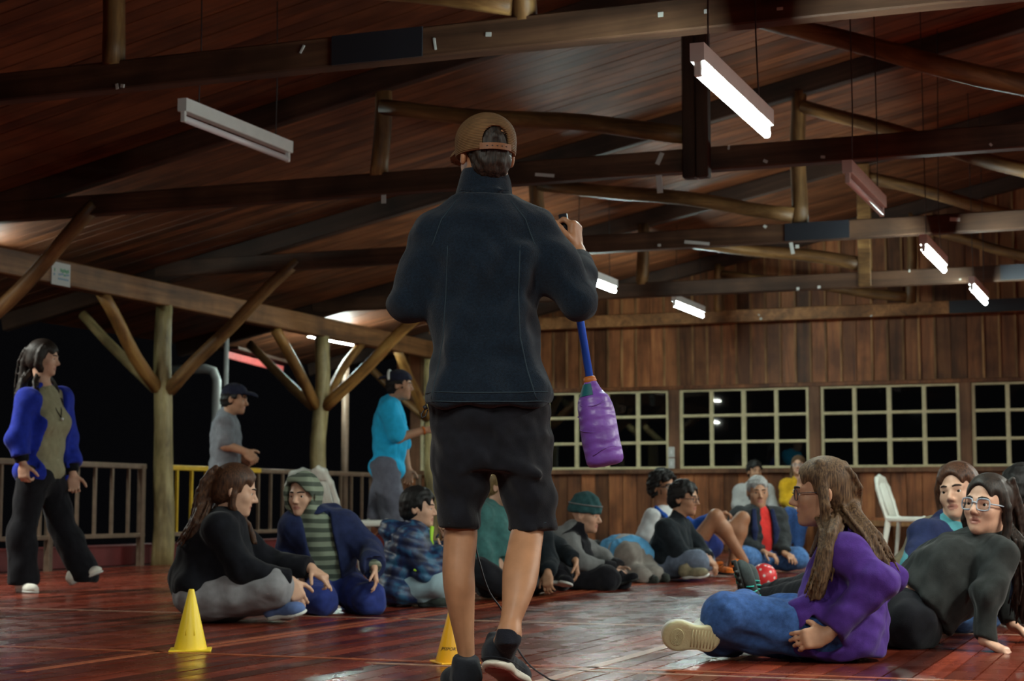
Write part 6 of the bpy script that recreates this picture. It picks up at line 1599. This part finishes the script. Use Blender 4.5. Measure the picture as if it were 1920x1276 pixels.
# ================================================================== cones, ball, chairs, small things
M_TXT = plain('cone_print', (.05, .03, .02), .6)
def cone(px, py, dflag, mat, label, h, r0, plate, ang):
    p = floor_at(px, py); t = empty('marker_cone', (p.x, p.y, 0), math.radians(ang), label=label, cat='cone')
    mesh_obj('cone_body', lathe_mesh('cone_body', [(r0, .004), (r0*.985, .012), (.0115, h-.004), (.009, h), (.006, h), (.006, h-.01)], mat, 32), t)
    mesh_obj('base_plate', box_mesh('base_plate', (plate, plate, .007), mat, .002, (0, 0, .0035)), t)
    return t, p
t, p = cone(357, 1219, 0, M_YELCONE, 'yellow plastic marker cone on the floor in front of the woman in black', .243, .066, .165, 8)
for a in (-1.9, -1.25):
    bm = bmesh.new()
    bm_tube(bm, [(.050*math.cos(a), .050*math.sin(a), .062), (.036*math.cos(a), .036*math.sin(a), .118)], [.0045, .003], 6)
    mesh_obj('rib', from_bm('rib', bm, M_YELCONE, True), t)
t, p = cone(853, 1242, 0, M_ORCONE, 'orange plastic marker cone half hidden behind the bare left leg', .245, .072, .15, 20)
fc = bpy.data.curves.new('print', 'FONT'); fc.body = 'JPSSPORT'; fc.size = .0155; fc.extrude = .0004; fc.align_x = 'CENTER'; fc.shear = .25
fo = bpy.data.objects.new('print', fc); COL.objects.link(fo)
bpy.context.view_layer.update(); dg = bpy.context.evaluated_depsgraph_get(); tm = bpy.data.meshes.new_from_object(fo.evaluated_get(dg)); bpy.data.objects.remove(fo)
tm.materials.clear(); tm.materials.append(M_TXT)
co = np.zeros(len(tm.vertices)*3); tm.vertices.foreach_get('co', co); co = co.reshape(-1, 3)
h, r0 = .245, .072
a0 = math.radians(-90-20-20); z = .050+co[:, 1]; rr = r0*.985+(.0115-r0*.985)*(z-.012)/(h-.016)+.0006+co[:, 2]
an = a0+co[:, 0]/.055
co2 = np.stack([rr*np.cos(an), rr*np.sin(an), z], 1); tm.vertices.foreach_set('co', co2.astype(np.float32).ravel())
mesh_obj('print', tm, t)

# ball
M_BALL = plain('red_ball', (.75, .045, .05), .35); M_DOT = plain('white_dot', (.8, .72, .70), .4)
q = floor_at(1433, 1104); r = .088
b_ = empty('ball', (q.x, q.y, r), 0, label='red ball with white dots on the floor behind the hiking shoe', cat='ball')
bm = bmesh.new(); bmesh.ops.create_uvsphere(bm, u_segments=40, v_segments=24, radius=r); mesh_obj('skin', from_bm('skin', bm, M_BALL, True), b_)
for k in range(34):
    z = 1-2*(k+.5)/34; a = k*2.399963; s_ = math.sqrt(1-z*z); n = Vector((s_*math.cos(a), s_*math.sin(a), z))
    bm = bmesh.new(); c = bmesh.ops.create_circle(bm, cap_ends=True, segments=14, radius=.0095)
    for v in bm.verts: v.co = n.to_track_quat('Z', 'Y').to_matrix() @ v.co + n*(r-.0001); v.co = v.co.normalized()*(r+.0006)
    mesh_obj('dot', from_bm('dot', bm, M_DOT), b_)

# monobloc chairs
def chair(x, y, rz, label):
    t = empty('plastic_chair', (x, y, 0), rz, label=label, cat='chair', group='white plastic chairs')
    # local: sitter faces +x
    f = Field(); f.box((0.01, 0, .428), (.215, .215, .026), None, .014, .02); f.ell((.02, 0, .452), (.17, .16, .02), None, .01, 's'); f.cap((.215, -.18, .425), (.215, .18, .425), .018, .018, .02)
    sdf_obj('seat', f, M_PLAST, t, .009, (0, 0, 0))
    # back: rounded frame with slots
    f = Field()
    def bp(w, z): return V3((-.20-.13*(z-.43)/.42, w, z))
    arc = [bp(-.185, .43), bp(-.20, .60), bp(-.185, .74), bp(-.12, .835), bp(0, .86), bp(.12, .835), bp(.185, .74), bp(.20, .60), bp(.185, .43)]
    f.chain(arc, [.031]*9, .02, flat=((1, 0, 0), .6))
    f.chain([bp(-.10, .81), bp(0, .82), bp(.10, .81)], [.05]*3, .02, flat=((1, 0, 0), .4))
    sdf_obj('backrest', f, M_PLAST, t, .009, (0, 0, 0))
    for w, zt in ((-.065, .81), (.0, .82), (.065, .81)):
        mesh_obj('slat', tube_mesh('slat', [bp(w, .425), bp(w*1.12, .62), bp(w, zt)], [.019, .021, .020], M_PLAST, 8), t)
    for sx, sy in ((1, 1), (1, -1), (-1, 1), (-1, -1)):
        f = Field(); a = V3((sx*.185, sy*.185, .43)); c = V3((sx*(.215 if sx > 0 else .25), sy*.225, .0)); f.cap(a, c, .036, .022, .01, flat=(unit((sx, -sy, 0)), .55)); f.cut((0, 0, 0.0), (0, 0, -1), .002)
        sdf_obj('leg', f, M_PLAST, t, .008, (0, 0, 0))
    for o in t.children: o.location = (0, 0, 0)
    return t
q = at(1710, 1000, 17.6); chair(q.x, q.y, math.radians(-30), 'white plastic chair in front of the plank wall at right')
q = at(668, 1000, 13.9); chair(q.x, q.y, math.radians(28), 'white plastic chair behind the boy in the striped hood')
q = at(610, 1000, 14.9); chair(q.x, q.y, math.radians(60), 'white plastic chair mostly hidden by the log post')
# small yellow toy near the chair
q = floor_at(1681, 1062); t = empty('yellow_block', (q.x, q.y, 0), .3, label='small yellow and black object on the floor by the chair leg', cat='toy')
mesh_obj('body', box_mesh('body', (.10, .07, .06), M_RAILY, .012, (0, 0, .03)), t); mesh_obj('cap', box_mesh('cap', (.05, .065, .05), M_BLACK, .01, (-.075, 0, .025)), t)
